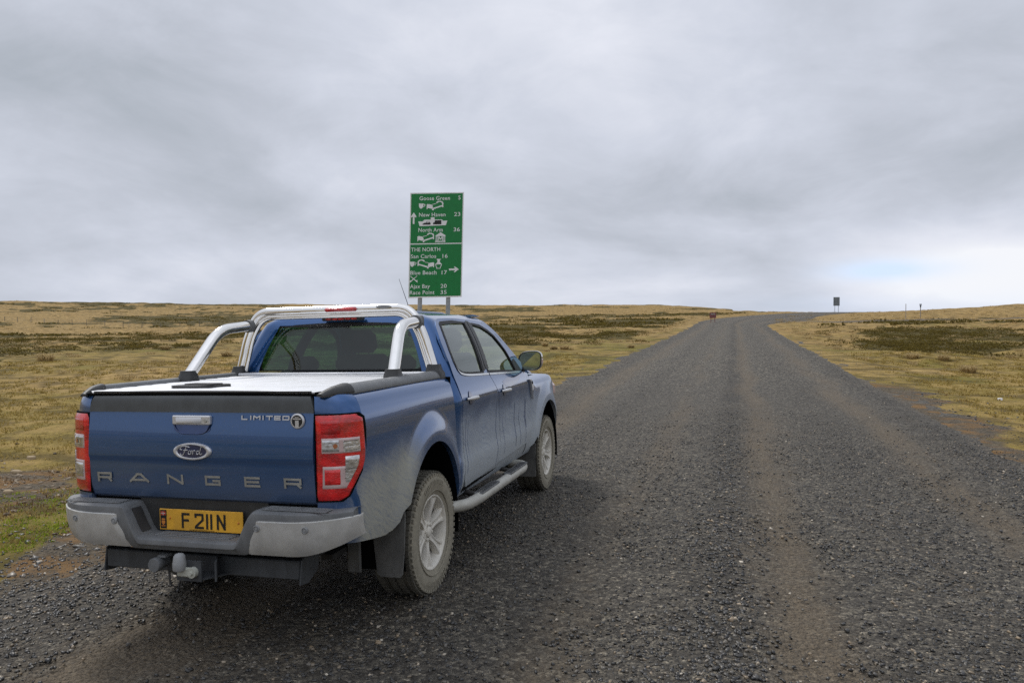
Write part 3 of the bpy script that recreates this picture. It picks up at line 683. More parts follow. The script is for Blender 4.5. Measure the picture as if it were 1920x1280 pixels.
def gravel_layer(name, n, d0, d1, p, smin, smax, V, F, label):
    x, y = cone_points(n, d0, d1, p); a, o = keep_road(x, y)
    tr_ = track_amt(o, a); rg = ridge(o, a); clump = fbm(x / .5, y / .5, 3, 401)
    pr = .40 + .60 * rg - .40 * tr_ + .9 * (clump - .5)
    pr = pr * (1 - smooths(np.hypot(x, y), d1 * .66, d1))
    edge = np.maximum(-(o + 4.9), o - 4.0) + (fbm(x / .9, y / .9, 3, 321) - .5) * 1.6
    pr = pr * (1 - smooths(edge, -.1, 1.5) * .93)
    k = (RNG.uniform(0, 1, n) < pr) & (edge < 2.6); x, y, a, o, d = x[k], y[k], a[k], o[k], np.hypot(x, y)[k]
    n = len(x); _, _, zr, _ = road_surface(a, o); zt = height(x, y); z = np.maximum(zr, zt)
    s = smin + (smax - smin) * RNG.power(.55, n) ** 1.6 * (1 + .3 * ridge(o, a)); 
    scl = np.stack([s * RNG.uniform(.7, 1.25, n), s * RNG.uniform(.55, 1.0, n), s * RNG.uniform(.35, .75, n)], 1) * .5
    t = np.clip(RNG.beta(.95, 1.7, n) + .10 * tr_[k], 0, 1)
    return scatter_mesh(name, V, F, np.stack([x, y, z + scl[:, 2] * .35], 1), scl, rotmats(n, .45), t, 'basalt_chip', label, 'gravel', .22)
gravel_layer('loose_gravel', 230000, 3.0, 15.5, 1.35, .006, .031, CUB_V, CUB_F, 'dark loose crushed stone spread over the near part of the road')
gravel_layer('fine_gravel', 80000, 8.0, 46.0, 1.5, .012, .034, OCT_V, OCT_F, 'small dark chippings covering the road beyond the truck')

# stony verge left and right of the road
def verge_layer(n, d0, d1):
    x, y = cone_points(n, d0, d1, 1.2, .85); a, o = keep_road(x, y); _, _, _, sn = masks(x, y)
    out_ = np.abs(o + .42) > 4.4
    k = out_ & (RNG.uniform(0, 1, n) < sn * .85 * (.35 + fbm(x / .6, y / .6, 3, 421))) ; x, y = x[k], y[k]; n = len(x)
    s = .014 + .05 * RNG.power(.5, n) ** 1.8; d = np.hypot(x, y)
    scl = np.stack([s * RNG.uniform(.8, 1.4, n), s * RNG.uniform(.6, 1.0, n), s * RNG.uniform(.2, .5, n)], 1) * .5 * (1 + .02 * d)[:, None]
    dark = (np.abs(to_ao(x, y)[1] + .42) < 5.6)
    z = height(x, y) + scl[:, 2] * .4
    P = np.stack([x, y, z], 1)
    a1 = scatter_mesh('verge_stones', CUB_V, CUB_F, P[~dark], scl[~dark], rotmats((~dark).sum(), .35), RNG.beta(1.8, 1.8, (~dark).sum()), 'brown_chip', 'brown flat stones scattered on bare ground beside the road', 'stones', .25)
    a2 = scatter_mesh('shoulder_stones', CUB_V, CUB_F, P[dark], scl[dark], rotmats(dark.sum(), .35), RNG.beta(.95, 1.7, dark.sum()), 'basalt_chip', 'dark stones spilled over the grassy road shoulder', 'stones', .25)
verge_layer(80000, 3.6, 34.0)

# ------------------------------------------------------------------ vegetation
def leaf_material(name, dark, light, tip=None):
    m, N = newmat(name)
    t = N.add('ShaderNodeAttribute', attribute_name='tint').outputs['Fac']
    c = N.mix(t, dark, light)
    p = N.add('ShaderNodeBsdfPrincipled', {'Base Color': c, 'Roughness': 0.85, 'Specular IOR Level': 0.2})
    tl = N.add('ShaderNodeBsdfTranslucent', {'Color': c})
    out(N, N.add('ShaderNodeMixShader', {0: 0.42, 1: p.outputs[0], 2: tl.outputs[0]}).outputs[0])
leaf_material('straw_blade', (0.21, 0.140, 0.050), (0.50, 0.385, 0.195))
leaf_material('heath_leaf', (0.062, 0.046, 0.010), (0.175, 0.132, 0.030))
leaf_material('turf_blade', (0.215, 0.155, 0.040), (0.41, 0.305, 0.095))
leaf_material('brown_blade', (0.075, 0.036, 0.012), (0.30, 0.185, 0.075))
leaf_material('moss_blade', (0.110, 0.155, 0.006), (0.300, 0.370, 0.020))
def blades(pos, nb, length, spread, width, tint, lean=1.0):
    """arching blades for each tuft: 2 quads per blade"""
    n = len(pos); m = n * nb
    c = np.repeat(pos, nb, 0); L = np.repeat(length, nb) * RNG.uniform(.55, 1.15, m); sp = np.repeat(spread, nb)
    az = RNG.uniform(0, 2 * PI, m); rr = np.sqrt(RNG.uniform(0, 1, m)) * sp
    base = c + np.stack([np.cos(az) * rr, np.sin(az) * rr, 0 * az], 1)
    az2 = az + RNG.normal(0, .7, m); ln = lean * (.25 + .75 * rr / (sp + 1e-6)) * RNG.uniform(.5, 1.2, m)
    dirh = np.stack([np.cos(az2), np.sin(az2), 0 * az], 1); side = np.stack([-np.sin(az2), np.cos(az2), 0 * az], 1)
    mid = base + dirh * (L * .32 * ln)[:, None] + np.array([0, 0, 1]) * (L * .62)[:, None]
    tip = base + dirh * (L * .95 * ln)[:, None] + np.array([0, 0, 1]) * (L * np.clip(1 - .55 * ln, .1, 1))[:, None]
    w = np.repeat(width, nb)[:, None] * side
    V = np.stack([base - w, base + w, mid + w * .8, mid - w * .8, tip], 1).reshape(-1, 3)
    F4 = np.arange(m)[:, None] * 5 + np.array([0, 1, 2, 3]); F3 = np.arange(m)[:, None] * 5 + np.array([3, 2, 4])
    t = np.clip(np.repeat(tint, nb) + RNG.normal(0, .18, m), 0, 1)
    return V, F4, F3, np.repeat(t, 5)
def blades_obj(name, packs, mat, label=None, cat=None, kind='stuff', origin=None):
    V = np.concatenate([p[0] for p in packs]); T = np.concatenate([p[3] for p in packs]); k = 0; q4 = []; q3 = []
    for p in packs: q4.append(p[1] + k); q3.append(p[2] + k); k += len(p[0])
    q4 = np.concatenate(q4); q3 = np.concatenate(q3)
    me = bpy.data.meshes.new(name)
    if origin is not None: V = V - np.array(origin)
    me.vertices.add(len(V)); me.vertices.foreach_set('co', V.reshape(-1))
    me.loops.add(q4.size + q3.size); me.loops.foreach_set('vertex_index', np.concatenate([q4.reshape(-1), q3.reshape(-1)]).astype(np.int32))
    me.polygons.add(len(q4) + len(q3))
    me.polygons.foreach_set('loop_start', np.concatenate([np.arange(len(q4)) * 4, q4.size + np.arange(len(q3)) * 3]).astype(np.int32))
    me.polygons.foreach_set('loop_total', np.concatenate([np.full(len(q4), 4), np.full(len(q3), 3)]).astype(np.int32))
    me.update(calc_edges=True)
    at = me.attributes.new('tint', 'FLOAT', 'POINT'); at.data.foreach_set('value', T.astype(np.float32))
    me.materials.append(MATS[mat]); o = bpy.data.objects.new(name, me); COL.objects.link(o)
    if origin is not None: o.location = origin
    if kind: o['kind'] = kind
    if label: o['label'] = label; o['category'] = cat
    return o
def pick(n, d0, d1, p, fn, half=.78):
    x, y = cone_points(n, d0, d1, p, half); a, o = keep_road(x, y)
    pr = fn(x, y, *masks(x, y)) * (np.abs(o + .42) > 5.0)
    k = RNG.uniform(0, 1, n) < pr; x, y = x[k], y[k]
    return np.stack([x, y, height(x, y) - .01], 1)
# pale dry tussocks
P1 = pick(5200, 16, 75, 1.3, lambda x, y, h, s, g, t: np.clip((.15 + s) * smooths(fbm(x / 3.5, y / 3.5, 3, 501), .46, .60), 0, 1) * (1 - t) * (.12 + .88 * smooths(np.hypot(x, y), 24, 50)))
P2 = pick(5200, 70, 330, 1.6, lambda x, y, h, s, g, t: .8 * smooths(fbm(x / 9, y / 9, 3, 511), .42, .58) * (1 - .6 * h))
l1 = RNG.uniform(.10, .24, len(P1)); l2 = RNG.uniform(.16, .36, len(P2))
blades_obj('dry_grass', [blades(P1, 40, l1, l1 * 1.15, l1 * .045 + .003, RNG.uniform(.35, .9, len(P1)), 1.5), blades(P2, 12, l2, l2 * 2.0, l2 * .10, RNG.uniform(.2, .75, len(P2)), 1.1)],
           'straw_blade', 'pale dry tussock grass spread over the moor', 'grass')
# dark heath
def mound(pos, nb, R, H, leaf):
    n = len(pos); m = n * nb; c = np.repeat(pos, nb, 0); r = np.repeat(R, nb); h = np.repeat(H, nb)
    u = RNG.uniform(0, 1, m); az = RNG.uniform(0, 2 * PI, m); rr = np.sqrt(u) * r
    lump = .75 + .5 * vnoise(c[:, 0] * 3 + np.cos(az) * 2, c[:, 1] * 3 + np.sin(az) * 2, 77)
    z = h * np.sqrt(np.clip(1 - u, 0, 1)) * lump * RNG.uniform(.75, 1.1, m)
    p = c + np.stack([np.cos(az) * rr * 1.25, np.sin(az) * rr * .8, z], 1)
    d1 = RNG.normal(0, 1, (m, 3)); d1 /= np.linalg.norm(d1, axis=1)[:, None]; d2 = np.cross(d1, RNG.normal(0, 1, (m, 3))); d2 /= np.linalg.norm(d2, axis=1)[:, None] + 1e-9
    s = np.repeat(leaf, nb)[:, None] * RNG.uniform(.6, 1.4, (m, 1))
    V = np.stack([p - d1 * s, p + d2 * s * .6, p + d1 * s, p - d2 * s * .6, p + d1 * s * 1.05], 1).reshape(-1, 3)
    F4 = np.arange(m)[:, None] * 5 + np.array([0, 1, 2, 3]); F3 = np.arange(m)[:, None] * 5 + np.array([1, 2, 4])
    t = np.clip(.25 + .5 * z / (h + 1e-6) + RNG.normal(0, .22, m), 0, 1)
    return V, F4, F3[:0], np.repeat(t, 5)
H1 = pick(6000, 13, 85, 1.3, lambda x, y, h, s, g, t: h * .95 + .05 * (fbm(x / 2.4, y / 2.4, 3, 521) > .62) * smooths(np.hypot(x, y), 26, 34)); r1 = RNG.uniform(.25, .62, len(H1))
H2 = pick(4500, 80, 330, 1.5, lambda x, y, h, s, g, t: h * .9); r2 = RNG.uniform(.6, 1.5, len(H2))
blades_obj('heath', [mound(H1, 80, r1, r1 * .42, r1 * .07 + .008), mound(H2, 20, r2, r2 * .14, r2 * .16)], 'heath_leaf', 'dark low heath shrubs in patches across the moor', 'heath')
# short turf and moss near the road
T1 = pick(38000, 4.0, 34, 1.25, lambda x, y, h, s, g, t: (1 - h) * (.75 - .60 * t) * smooths(fbm(x / .8, y / .8, 3, 531), .36, .55))
d1 = np.hypot(T1[:, 0], T1[:, 1]); L = RNG.uniform(.03, .075, len(T1)) * (1 + d1 * .02)
blades_obj('short_turf', [blades(T1, 6, L, L * 1.1, .0018 + d1 * .00035, RNG.uniform(.1, .9, len(T1)), 1.2)], 'turf_blade', 'short yellow green turf beside the road', 'grass')
def mossp(x, y, h, s, g, t):
    pxa = x / y; d = np.hypot(x, y)
    q = np.exp(-((pxa + .585) / .085) ** 2 - (np.log(d / 7.6) / .10) ** 2) + np.exp(-((pxa + .67) / .03) ** 2 - (np.log(d / 6.5) / .08) ** 2) + .8 * np.exp(-((pxa - .055) / .02) ** 2 - (np.log(d / 17.0) / .07) ** 2)
    return np.clip(q * 2.2 * smooths(fbm(x / .5, y / .5, 3, 541), .28, .5) + .10 * g * (t > .2) + .60 * (t > .3) * (d < 10) * smooths(fbm(x / .45, y / .45, 3, 551), .50, .60), 0, 1)
B1 = pick(30000, 4.2, 20, 1.1, lambda x, y, h, s, g, t: .55 * (t > .25) * smooths(fbm(x / .6, y / .6, 3, 561), .48, .60)); d1 = np.hypot(B1[:, 0], B1[:, 1]); L = RNG.uniform(.025, .07, len(B1))
blades_obj('brown_tufts', [blades(B1, 7, L, L * 1.1, .0018 + d1 * .0002, RNG.uniform(.0, .7, len(B1)), 1.3)], 'brown_blade', 'dead brown grass tufts on the stony road shoulder', 'grass')
M1 = pick(52000, 4.2, 22, 1.1, mossp); d1 = np.hypot(M1[:, 0], M1[:, 1]); L = RNG.uniform(.02, .055, len(M1))
blades_obj('green_moss', [blades(M1, 8, L, L * 1.2, .0022 + d1 * .0002, RNG.uniform(.15, .95, len(M1)), 1.3)], 'moss_blade', 'bright green mossy turf on the left road shoulder', 'moss')
# ------------------------------------------------------------------ pickup truck (built in its own frame: x right, y forward, z up, rear axle at y=0)
truck = thing('pickup_truck', 'dusty blue double cab pickup truck parked on the left of the gravel road', 'pickup truck')
TM = Matrix(((0.96291, 0.26892, -0.02208, -1.3611), (-0.26883, 0.96316, 0.00686, 5.0656), (0.02311, -0.00067, 0.99973, -0.0653), (0, 0, 0, 1)))
truck.location = TM.to_translation(); truck.rotation_euler = TM.to_euler()

CABX = herm([.44, .48, .55, .62, .72, .80, .95, 1.08, 1.160, 1.175, 1.26, 1.34, 1.38, 1.45, 1.6, 1.7, 1.76],
            [.830, .850, .885, .903, .914, .905, .903, .912, .9235, .922, .900, .873, .860, .838, .772, .716, .678])
BEDX = herm([.50, .56, .65, .80, 1.0, 1.12, 1.22, 1.29, 1.33, 1.352], [.868, .886, .897, .903, .906, .903, .893, .876, .856, .822])
FENX = herm([.44, .55, .70, .90, 1.05, 1.12, 1.17, 1.20, 1.225], [.83, .885, .905, .908, .905, .893, .862, .815, .74])
def flare(y, z):
    f = 0
    for (yc, a, b) in ((0.0, .47, .575), (3.22, .50, .545)):
        r = np.sqrt(((y - yc) / a) ** 2 + ((z - .39) / b) ** 2)
        f = np.maximum(f, .034 * (1 - smooths(r, 1.04, 1.36)) * smooths(z, .35, .60))
    return f
def nose(y): return -.30 * np.clip((y - 3.45) / .62, 0, 1) ** 2.4
def XC(y, z): return CABX(z) + flare(y, z)
def XB(y, z): return BEDX(z) + flare(y, z)
def XF(y, z):
    k = smooths(y, 2.45, 2.85); return CABX(np.minimum(z, 1.26)) * (1 - k) + FENX(z) * k + flare(y, z) + nose(y)
def arch(yc, a, b, t0, t1, n):
    t = np.linspace(math.radians(t0), math.radians(t1), n)
    return [(yc + a * math.cos(q), .39 + b * math.sin(q)) for q in t]

def side_panel(name, s, bottom, top, XFN, rows=26, mat='blue_paint', lip=.03, push=0.0, parent=truck, toplip=0.0, frontlip=0.012, tpow=1.0):
    """ruled grid between a bottom and a top polyline in the (y,z) plane, wrapped on the body surface"""
    B = np.array(bottom, float); Tt = np.array(top, float)
    if len(Tt) != len(B):
        L = np.linspace(0, 1, len(B)); k = np.concatenate([[0], np.cumsum(np.hypot(*np.diff(B, axis=0).T))]); k /= k[-1]
        kt = np.linspace(0, 1, len(Tt)); Tt = np.stack([np.interp(B[:, 0], Tt[:, 0], Tt[:, 0]), np.interp(B[:, 0], Tt[:, 0], Tt[:, 1])], 1)
    t = np.linspace(0, 1, rows) ** tpow
    Y = B[:, 0][:, None] * (1 - t) + Tt[:, 0][:, None] * t; Z = B[:, 1][:, None] * (1 - t) + Tt[:, 1][:, None] * t
    Xs = XFN(Y, Z) + push
    P = np.stack([s * Xs, Y, Z], -1)
    inb = P[:, :1].copy(); inb[..., 0] -= s * lip; inb[..., 2] += .004
    P = np.concatenate([inb, P], 1)
    if toplip:
        it = P[:, -1:].copy(); it[..., 0] -= s * toplip; it[..., 2] += .002; P = np.concatenate([P, it], 1)
    if frontlip:
        a = P[:1].copy(); a[..., 0] -= s * frontlip; b = P[-1:].copy(); b[..., 0] -= s * frontlip
        P = np.concatenate([a, P, b], 0)
    m = MB().grid(P if s > 0 else P[::-1])
    return m.build(name, mat, parent, smooth=38)
def resamp(poly, n):
    P = np.array(poly, float); k = np.concatenate([[0], np.cumsum(np.hypot(*np.diff(P, axis=0).T))]); q = np.linspace(0, k[-1], n)
    return np.stack([np.interp(q, k, P[:, 0]), np.interp(q, k, P[:, 1])], 1)
def densify(poly, step=.03):
    outp = []
    for a, b in zip(poly[:-1], poly[1:]):
        n = max(1, int(np.hypot(b[0] - a[0], b[1] - a[1]) / step))
        for i in range(n): outp.append((a[0] + (b[0] - a[0]) * i / n, a[1] + (b[1] - a[1]) * i / n))
    outp.append(poly[-1]); return outp
def ytop(pts, y0, y1, z0, z1):
    """top points for a bottom polyline: same order, spread monotonically in y"""
    P = np.array(pts, float); k = np.concatenate([[0], np.cumsum(np.hypot(*np.diff(P, axis=0).T))]); k /= k[-1]
    yy = .55 * (y0 + (y1 - y0) * k) + .45 * np.clip(P[:, 0], min(y0, y1), max(y0, y1)); yy[0], yy[-1] = y0, y1
    return np.stack([yy, z0 + (z1 - z0) * (yy - y0) / (y1 - y0)], 1)
def ring(name, s, outer, inner, XFN, mat, parent, push=0.0, thick=0.02, n=120, layers=3):
    """closed frame between two loops in the (y,z) plane"""
    def loop(p, n):
        P = np.array(list(p) + [p[0]], float); k = np.concatenate([[0], np.cumsum(np.hypot(*np.diff(P, axis=0).T))]); q = np.linspace(0, k[-1], n, endpoint=False)
        return np.stack([np.interp(q, k, P[:, 0]), np.interp(q, k, P[:, 1])], 1)
    O = loop(outer, n); c = np.mean(loop(inner, n), 0)
    I0 = loop(inner, 720); ang0 = np.arctan2(I0[:, 1] - c[1], I0[:, 0] - c[0]); angO = np.arctan2(O[:, 1] - c[1], O[:, 0] - c[0])
    I = np.array([I0[np.argmin(np.abs((ang0 - a + PI) % (2 * PI) - PI))] for a in angO])
    rowsP = []
    def row(Q, d): return np.stack([s * (XFN(Q[:, 0], Q[:, 1]) + push - d), Q[:, 0], Q[:, 1]], -1)
    rowsP.append(row(O, thick))
    for k in range(layers + 1): rowsP.append(row(O + (I - O) * k / layers, 0))
    rowsP.append(row(I, thick))
    return MB().grid(np.stack(rowsP, 1) if s > 0 else np.stack(rowsP, 1)[:, ::-1], closed_u=True).build(name, mat, parent, smooth=38)
def sheet(name, s, loop, XFN, mat, parent, push=0.0, n=48, rows=7, smooth=60):
    """filled patch of a convex-ish loop, fanned towards its middle so it follows the surface"""
    P = np.array(list(loop) + [loop[0]], float); k = np.concatenate([[0], np.cumsum(np.hypot(*np.diff(P, axis=0).T))]); q = np.linspace(0, k[-1], n, endpoint=False)
    L = np.stack([np.interp(q, k, P[:, 0]), np.interp(q, k, P[:, 1])], 1); c = L.mean(0)
    G = np.stack([c + (L - c) * t for t in np.linspace(1, .001, rows)], 1)
    V = np.stack([s * (XFN(G[..., 0], G[..., 1]) + push), G[..., 0], G[..., 1]], -1)
    return MB().grid(V if s > 0 else V[:, ::-1], closed_u=True).build(name, mat, parent, smooth=smooth)

# --- chassis, floor pan and wheel wells (dark, seen below and through the arches)
m = MB()
for s in (-1, 1): m.box((s * .47, 1.30, .50), (.09, 4.6, .15))
m.box((0, 1.6, .56), (1.60, 2.1, .06)); m.box((0, -.25, .66), (1.50, 1.4, .05)); m.box((0, .55, .49), (.90, .10, .10)); m.box((0, -.85, .50), (.92, .10, .12))
m.tube([(-.75, 0, .385), (.75, 0, .385)], .045); m.lathe([(-.16, .05), (-.13, .13), (-.05, .17), (.05, .17), (.13, .13), (.16, .05)], 20, 'x', (.05, 0, .385))
m.tube([(.05, .1, .40), (.02, 2.0, .45)], .04); m.tube([(.55, -.9, .50), (.55, -.3, .50), (.45, .6, .48), (.40, 1.8, .46)], .035)
m.box((-.45, .9, .42), (.4, .9, .22), bev=.04)
for s in (-1, 1): m.box((s * .52, .0, .40), (.07, 1.35, .03)); m.tube([(s * .62, -.2, .42), (s * .58, -.05, .75)], .03)
m.tube([(-.75, 3.22, .40), (.75, 3.22, .40)], .04)
m.build('chassis', 'chassis_black', truck)
for s in (-1, 1):
    for (yc, a, b) in ((0, .455, .56), (3.22, .485, .53)):
        m = MB(); n = 30; ts = np.linspace(math.radians(-12), math.radians(192), n)
        P = np.array([[[s * xx, yc + (a + .006) * math.cos(t), .39 + (b + .006) * math.sin(t)] for xx in (.905, .70, .56)] for t in ts])
        m.grid(P); V = [(s * .56, yc + a * math.cos(t), .39 + b * math.sin(t)) for t in ts]; m.add(V, [tuple(range(n))])
        m.build('wheel_well', 'gap_black', truck, smooth=60)

# --- pickup bed sides with the rounded rear corner
def bed_side(s):
    bot = densify([(-.93, .582), (-.80, .560), (-.66, .540), (-.585, .548), (-.53, .580), (-.482, .66)], .03)[:-1] + [tuple(p) for p in arch(0, .47, .575, 152, 8, 48)] + [(.466, .44)]
    top = ytop(bot, -.93, .445, 1.352, 1.352); top[-1] = (.440, 1.352)
    o = side_panel('bed_side', s, bot, top, XB, rows=34, lip=.035, toplip=.10, frontlip=.03)
    # rear corner: plan curve swept in z
    plan = [(.706, -1.078), (.735, -1.073), (.775, -1.062), (.815, -1.045), (.850, -1.02), (.876, -.99), (.893, -.955), (.9, -.93)]
    zz = np.concatenate([np.linspace(.60, 1.28, 26), [1.31, 1.335, 1.348, 1.352]])
    P = []
    for i, (px, py) in enumerate(plan):
        k = i / (len(plan) - 1); row = []
        for z in zz:
            f = BEDX(z) / .903; f = 1 + (f - 1) * (.25 + .75 * k)
            z2 = z + (.582 - .60) * k * (1 - (z - .6) / .75)
            yy = py + (.016 * max(0, (z - 1.27) / .08) ** 2 + .012 * max(0, (.75 - z) / .15)) * (1 - k)
            xx = px * f if k < 1 else XB(-.93, z2)
            row.append((s * (xx + flare(py, z) * k), yy, z2))
        P.append(row)
    P = np.array(P); ti = P[:, -1:].copy(); ti[..., 0] -= s * .06 * np.linspace(0, 1, len(P))[:, None]; ti[..., 1] += .06; ti[..., 2] += .003; P = np.concatenate([P, ti], 1)
    a = P[:1].copy(); a[..., 1] += .03; P = np.concatenate([a, P], 0)
    MB().grid(P if s > 0 else P[::-1]).build('bed_corner', 'blue_paint', truck, smooth=60)
    # dark crevice and inner bed wall
    m = MB().box((s * .74, -.25, 1.10), (.02, 1.3, .44)); m.box((s * .70, -.98, .98), (.06, .10, .66)); m.build('bed_inner_wall', 'gap_black', truck, 0)
    # rail cap: moulded black strip on top of the side, drooping at the rear end
    ys = np.concatenate([np.linspace(-1.085, -.90, 9), np.linspace(-.85, .44, 14)])
    prof = [(.836, 1.346), (.838, 1.354), (.832, 1.370), (.818, 1.387), (.797, 1.397), (.775, 1.397), (.759, 1.388), (.752, 1.360)]
    P = np.array([[(s * (x - .078 * float(np.interp(y, [-1.085, -1.03, -.97, -.90], [1, .62, .22, 0])) * (x - .70) / .13), y, 1.340 + (z - 1.340) * float(np.interp(y, [-1.085, -1.06, -1.0, -.93, -.9], [.30, .50, .80, .97, 1.0]))) for x, z in prof] for y in ys])
    o2 = MB().grid(P if s < 0 else P[::-1]).add(P[0], [tuple(range(8))]).build('bed_rail_cap', 'grey_plastic', truck, smooth=50)
    e = np.array([[(s * (x + (.0025 if i < 5 else 0) - .078 * float(np.interp(y, [-1.085, -1.03, -.97, -.90], [1, .62, .22, 0])) * (x - .70) / .13), y, 1.342 + (z - 1.337) * float(np.interp(y, [-1.088, -1.06, -1.0, -.93, -.9], [.30, .52, .83, 1.0, 1.03]))) for i, (x, z) in enumerate(prof)] for y in np.linspace(-1.088, -.905, 9)])
    MB().grid(e if s < 0 else e[::-1]).add(e[0], [tuple(range(8))]).build('end_cap', 'black_plastic', o2, smooth=50)
    return o
for s in (1, -1): bed_side(s)

# --- tail lamps: lens follows the corner
def corner_pt(s, u, z, off):
    """u in 0..1 along the plan curve from the tailgate edge round to the side"""
    plan = np.array([(.700, -1.080), (.735, -1.073), (.775, -1.062), (.815, -1.045), (.850, -1.02), (.876, -.99), (.893, -.955), (.901, -.92), (.904, -.88)])
    k = np.concatenate([[0], np.cumsum(np.hypot(*np.diff(plan, axis=0).T))]); k /= k[-1]
    x = np.interp(u, k, plan[:, 0]); y = np.interp(u, k, plan[:, 1]); e = .03
    dx_ = np.interp(min(1, u + e), k, plan[:, 0]) - np.interp(max(0, u - e), k, plan[:, 0]); dy_ = np.interp(min(1, u + e), k, plan[:, 1]) - np.interp(max(0, u - e), k, plan[:, 1])
    l = math.hypot(dx_, dy_); nx, ny = dy_ / l, -dx_ / l
    return (s * (x + nx * off * 1.0), y + ny * off, z)
def lens_patch(name, s, z0, z1, ul, ur, off, mat, parent, edge=.012, rows=20, cols=18):
    P = []
    for i, z in enumerate(np.linspace(z0, z1, rows)):
        a, b = ul(z), ur(z); r = []
        for j in range(cols):
            t = j / (cols - 1); u = a + (b - a) * t
            o_ = off * min(1, (min(t, 1 - t) * (b - a) * .3) / edge + .25) if edge else off
            if edge and (i == 0 or i == rows - 1): o_ = off * .25
            r.append(corner_pt(s, u, z, o_))
        P.append(r)
    P = np.array(P); inn = lambda q: q * np.array([1, 1, 1]) + np.array([-s * .004, .02, 0])
    P = np.concatenate([inn(P[:1]), P, inn(P[-1:])], 0); P = np.concatenate([inn(P[:, :1]), P, inn(P[:, -1:])], 1)
    return MB().grid(P[::-1] if s > 0 else P).build(name, mat, parent, smooth=50)
UR = herm([.815, .825, .84, .87, .93, 1.00, 1.04, 1.10, 1.20, 1.238, 1.247, 1.25], [.40, .49, .53, .58, .70, .835, .86, .85, .82, .79, .75, .68])
def lamp(s):
    ul0 = lambda z: .02; ur = lambda z: float(UR(z))
    rec = lens_patch('tail_light', s, .808, 1.257, lambda z: -.0, lambda z: min(.9, float(UR(np.clip(z, .815, 1.25))) + .03), .004, 'gap_black', truck, edge=0)
    lens_patch('red_lens', s, .815, 1.25, ul0, ur, .014, 'red_lens', rec)
    lens_patch('red_dark_lens', s, 1.145, 1.232, lambda z: .10, lambda z: .42, .0165, 'red_dark_lens', rec, edge=.004, rows=8)
    lens_patch('clear_frame', s, 1.048, 1.142, lambda z: .085, lambda z: ur(z) * .88, .0160, 'lens_frame', rec, edge=.006, rows=10)
    lens_patch('clear_lens', s, 1.056, 1.134, lambda z: .115, lambda z: .395, .0175, 'clear_lens', rec, edge=.003, rows=8)
    lens_patch('clear_lens', s, 1.054, 1.128, lambda z: .43, lambda z: ur(z) * .84, .0175, 'clear_lens', rec, edge=.003, rows=8)
    lens_patch('clear_frame', s, .868, 1.000, lambda z: .10, lambda z: max(.43, ur(z) * .84), .0160, 'lens_frame', rec, edge=.006, rows=12)
    lens_patch('clear_lens', s, .893, 1.052, lambda z: .46, lambda z: ur(z) * .82, .0178, 'clear_lens', rec, edge=.003, rows=10)
    lens_patch('reverse_lens', s, .885, .987, lambda z: .145, lambda z: .405, .0180, 'red_lens' if s > 0 else 'clear_lens', rec, edge=.003, rows=8)
    for (z, u, r) in ((1.094, .33, .012), (1.094, .22, .007)):
        c = np.array(corner_pt(s, u, z, .0195)); c2 = np.array(corner_pt(s, u + .02, z, .0195)); t_ = (c2 - c) / np.linalg.norm(c2 - c)
        MB().add([tuple(c + t_ * r * math.cos(q) + np.array([0, 0, r * math.sin(q)])) for q in np.linspace(0, 2 * PI, 14, endpoint=False)], [tuple(range(14))]).build('bulb', 'bulb_amber' if r > .01 else 'chrome', rec, 0)
    for z in (1.07, 1.094, 1.118, .93, .975): lens_patch('reflector_line', s, z - .0012, z + .0012, lambda zz: .46, lambda zz: float(UR(zz)) * .80, .0188, 'brake_dark', rec, edge=0, rows=2)
    return rec
for s in (1, -1): lamp(s)

# --- tailgate
def gate_y(z): return float(herm([.785, .80, .86, .96, 1.000, 1.015, 1.10, 1.26, 1.31, 1.335, 1.352, 1.36], [-1.045, -1.066, -1.083, -1.092, -1.094, -1.102, -1.098, -1.082, -1.078, -1.074, -1.060, -1.03])(z))
def gate_w(z): return .698 - .030 * max(0, (z - 1.27) / .09) ** 1.6
def gate_strip(name, z0, z1, mat, parent, rows, push=0.0, extra=()):
    zs = list(np.linspace(z0, z1, rows)) + list(extra); xs = np.linspace(-1, 1, 31)
    P = np.array([[(x * gate_w(z), gate_y(z) - push - .006 * (1 - x * x), z) for x in xs] for z in zs])
    e = P.copy()[:, :1]; e[..., 1] += .03; f = P.copy()[:, -1:]; f[..., 1] += .03
    P = np.concatenate([e, P, f], 1)
    b = P[:1].copy(); b[..., 1] += .05
    return MB().grid(np.concatenate([b, P], 0)).build(name, mat, parent, smooth=30)
gate = gate_strip('tailgate', .785, 1.268, 'blue_paint', truck, 34)
gate_strip('tailgate_trim', 1.262, 1.352, 'tailgate_film', gate, 10, push=.002, extra=(1.357, 1.36))
MB().box((0, -1.01, 1.06), (1.405, .05, .60)).build('tailgate_inner', 'gap_black', gate, 0)
# handle over a laid-on patch, its recess shade put into darker paint
m = MB(); P = []
for i, z in enumerate(np.linspace(1.150, 1.200, 10)):
    w = .112 * math.sqrt(max(0.02, 1 - max(0, (1.172 - z) / .026) ** 2)) if z < 1.172 else .112
    P.append([(-.018 + x * w, gate_y(z) - .0085 + .002 * (1 - x ** 4), z) for x in np.linspace(-1, 1, 15)])
m.grid(np.array(P)); m.tube([(-.018 + .114 * u, gate_y(1.16) - .009, 1.149 + .052 * abs(u) ** 5) for u in np.linspace(-1, 1, 25)], .0032, 6); m.build('handle_recess', 'shaded_blue_gloss', gate, smooth=50)
hd = MB().box((-.018, gate_y(1.22) - .012, 1.222), (.236, .026, .050), bev=.006).build('tailgate_handle', 'satin_silver', gate, smooth=30)
MB().box((-.030, gate_y(1.22) - .025, 1.222), (.160, .008, .032), bev=.003).build('pull', 'satin_silver', hd, smooth=50)
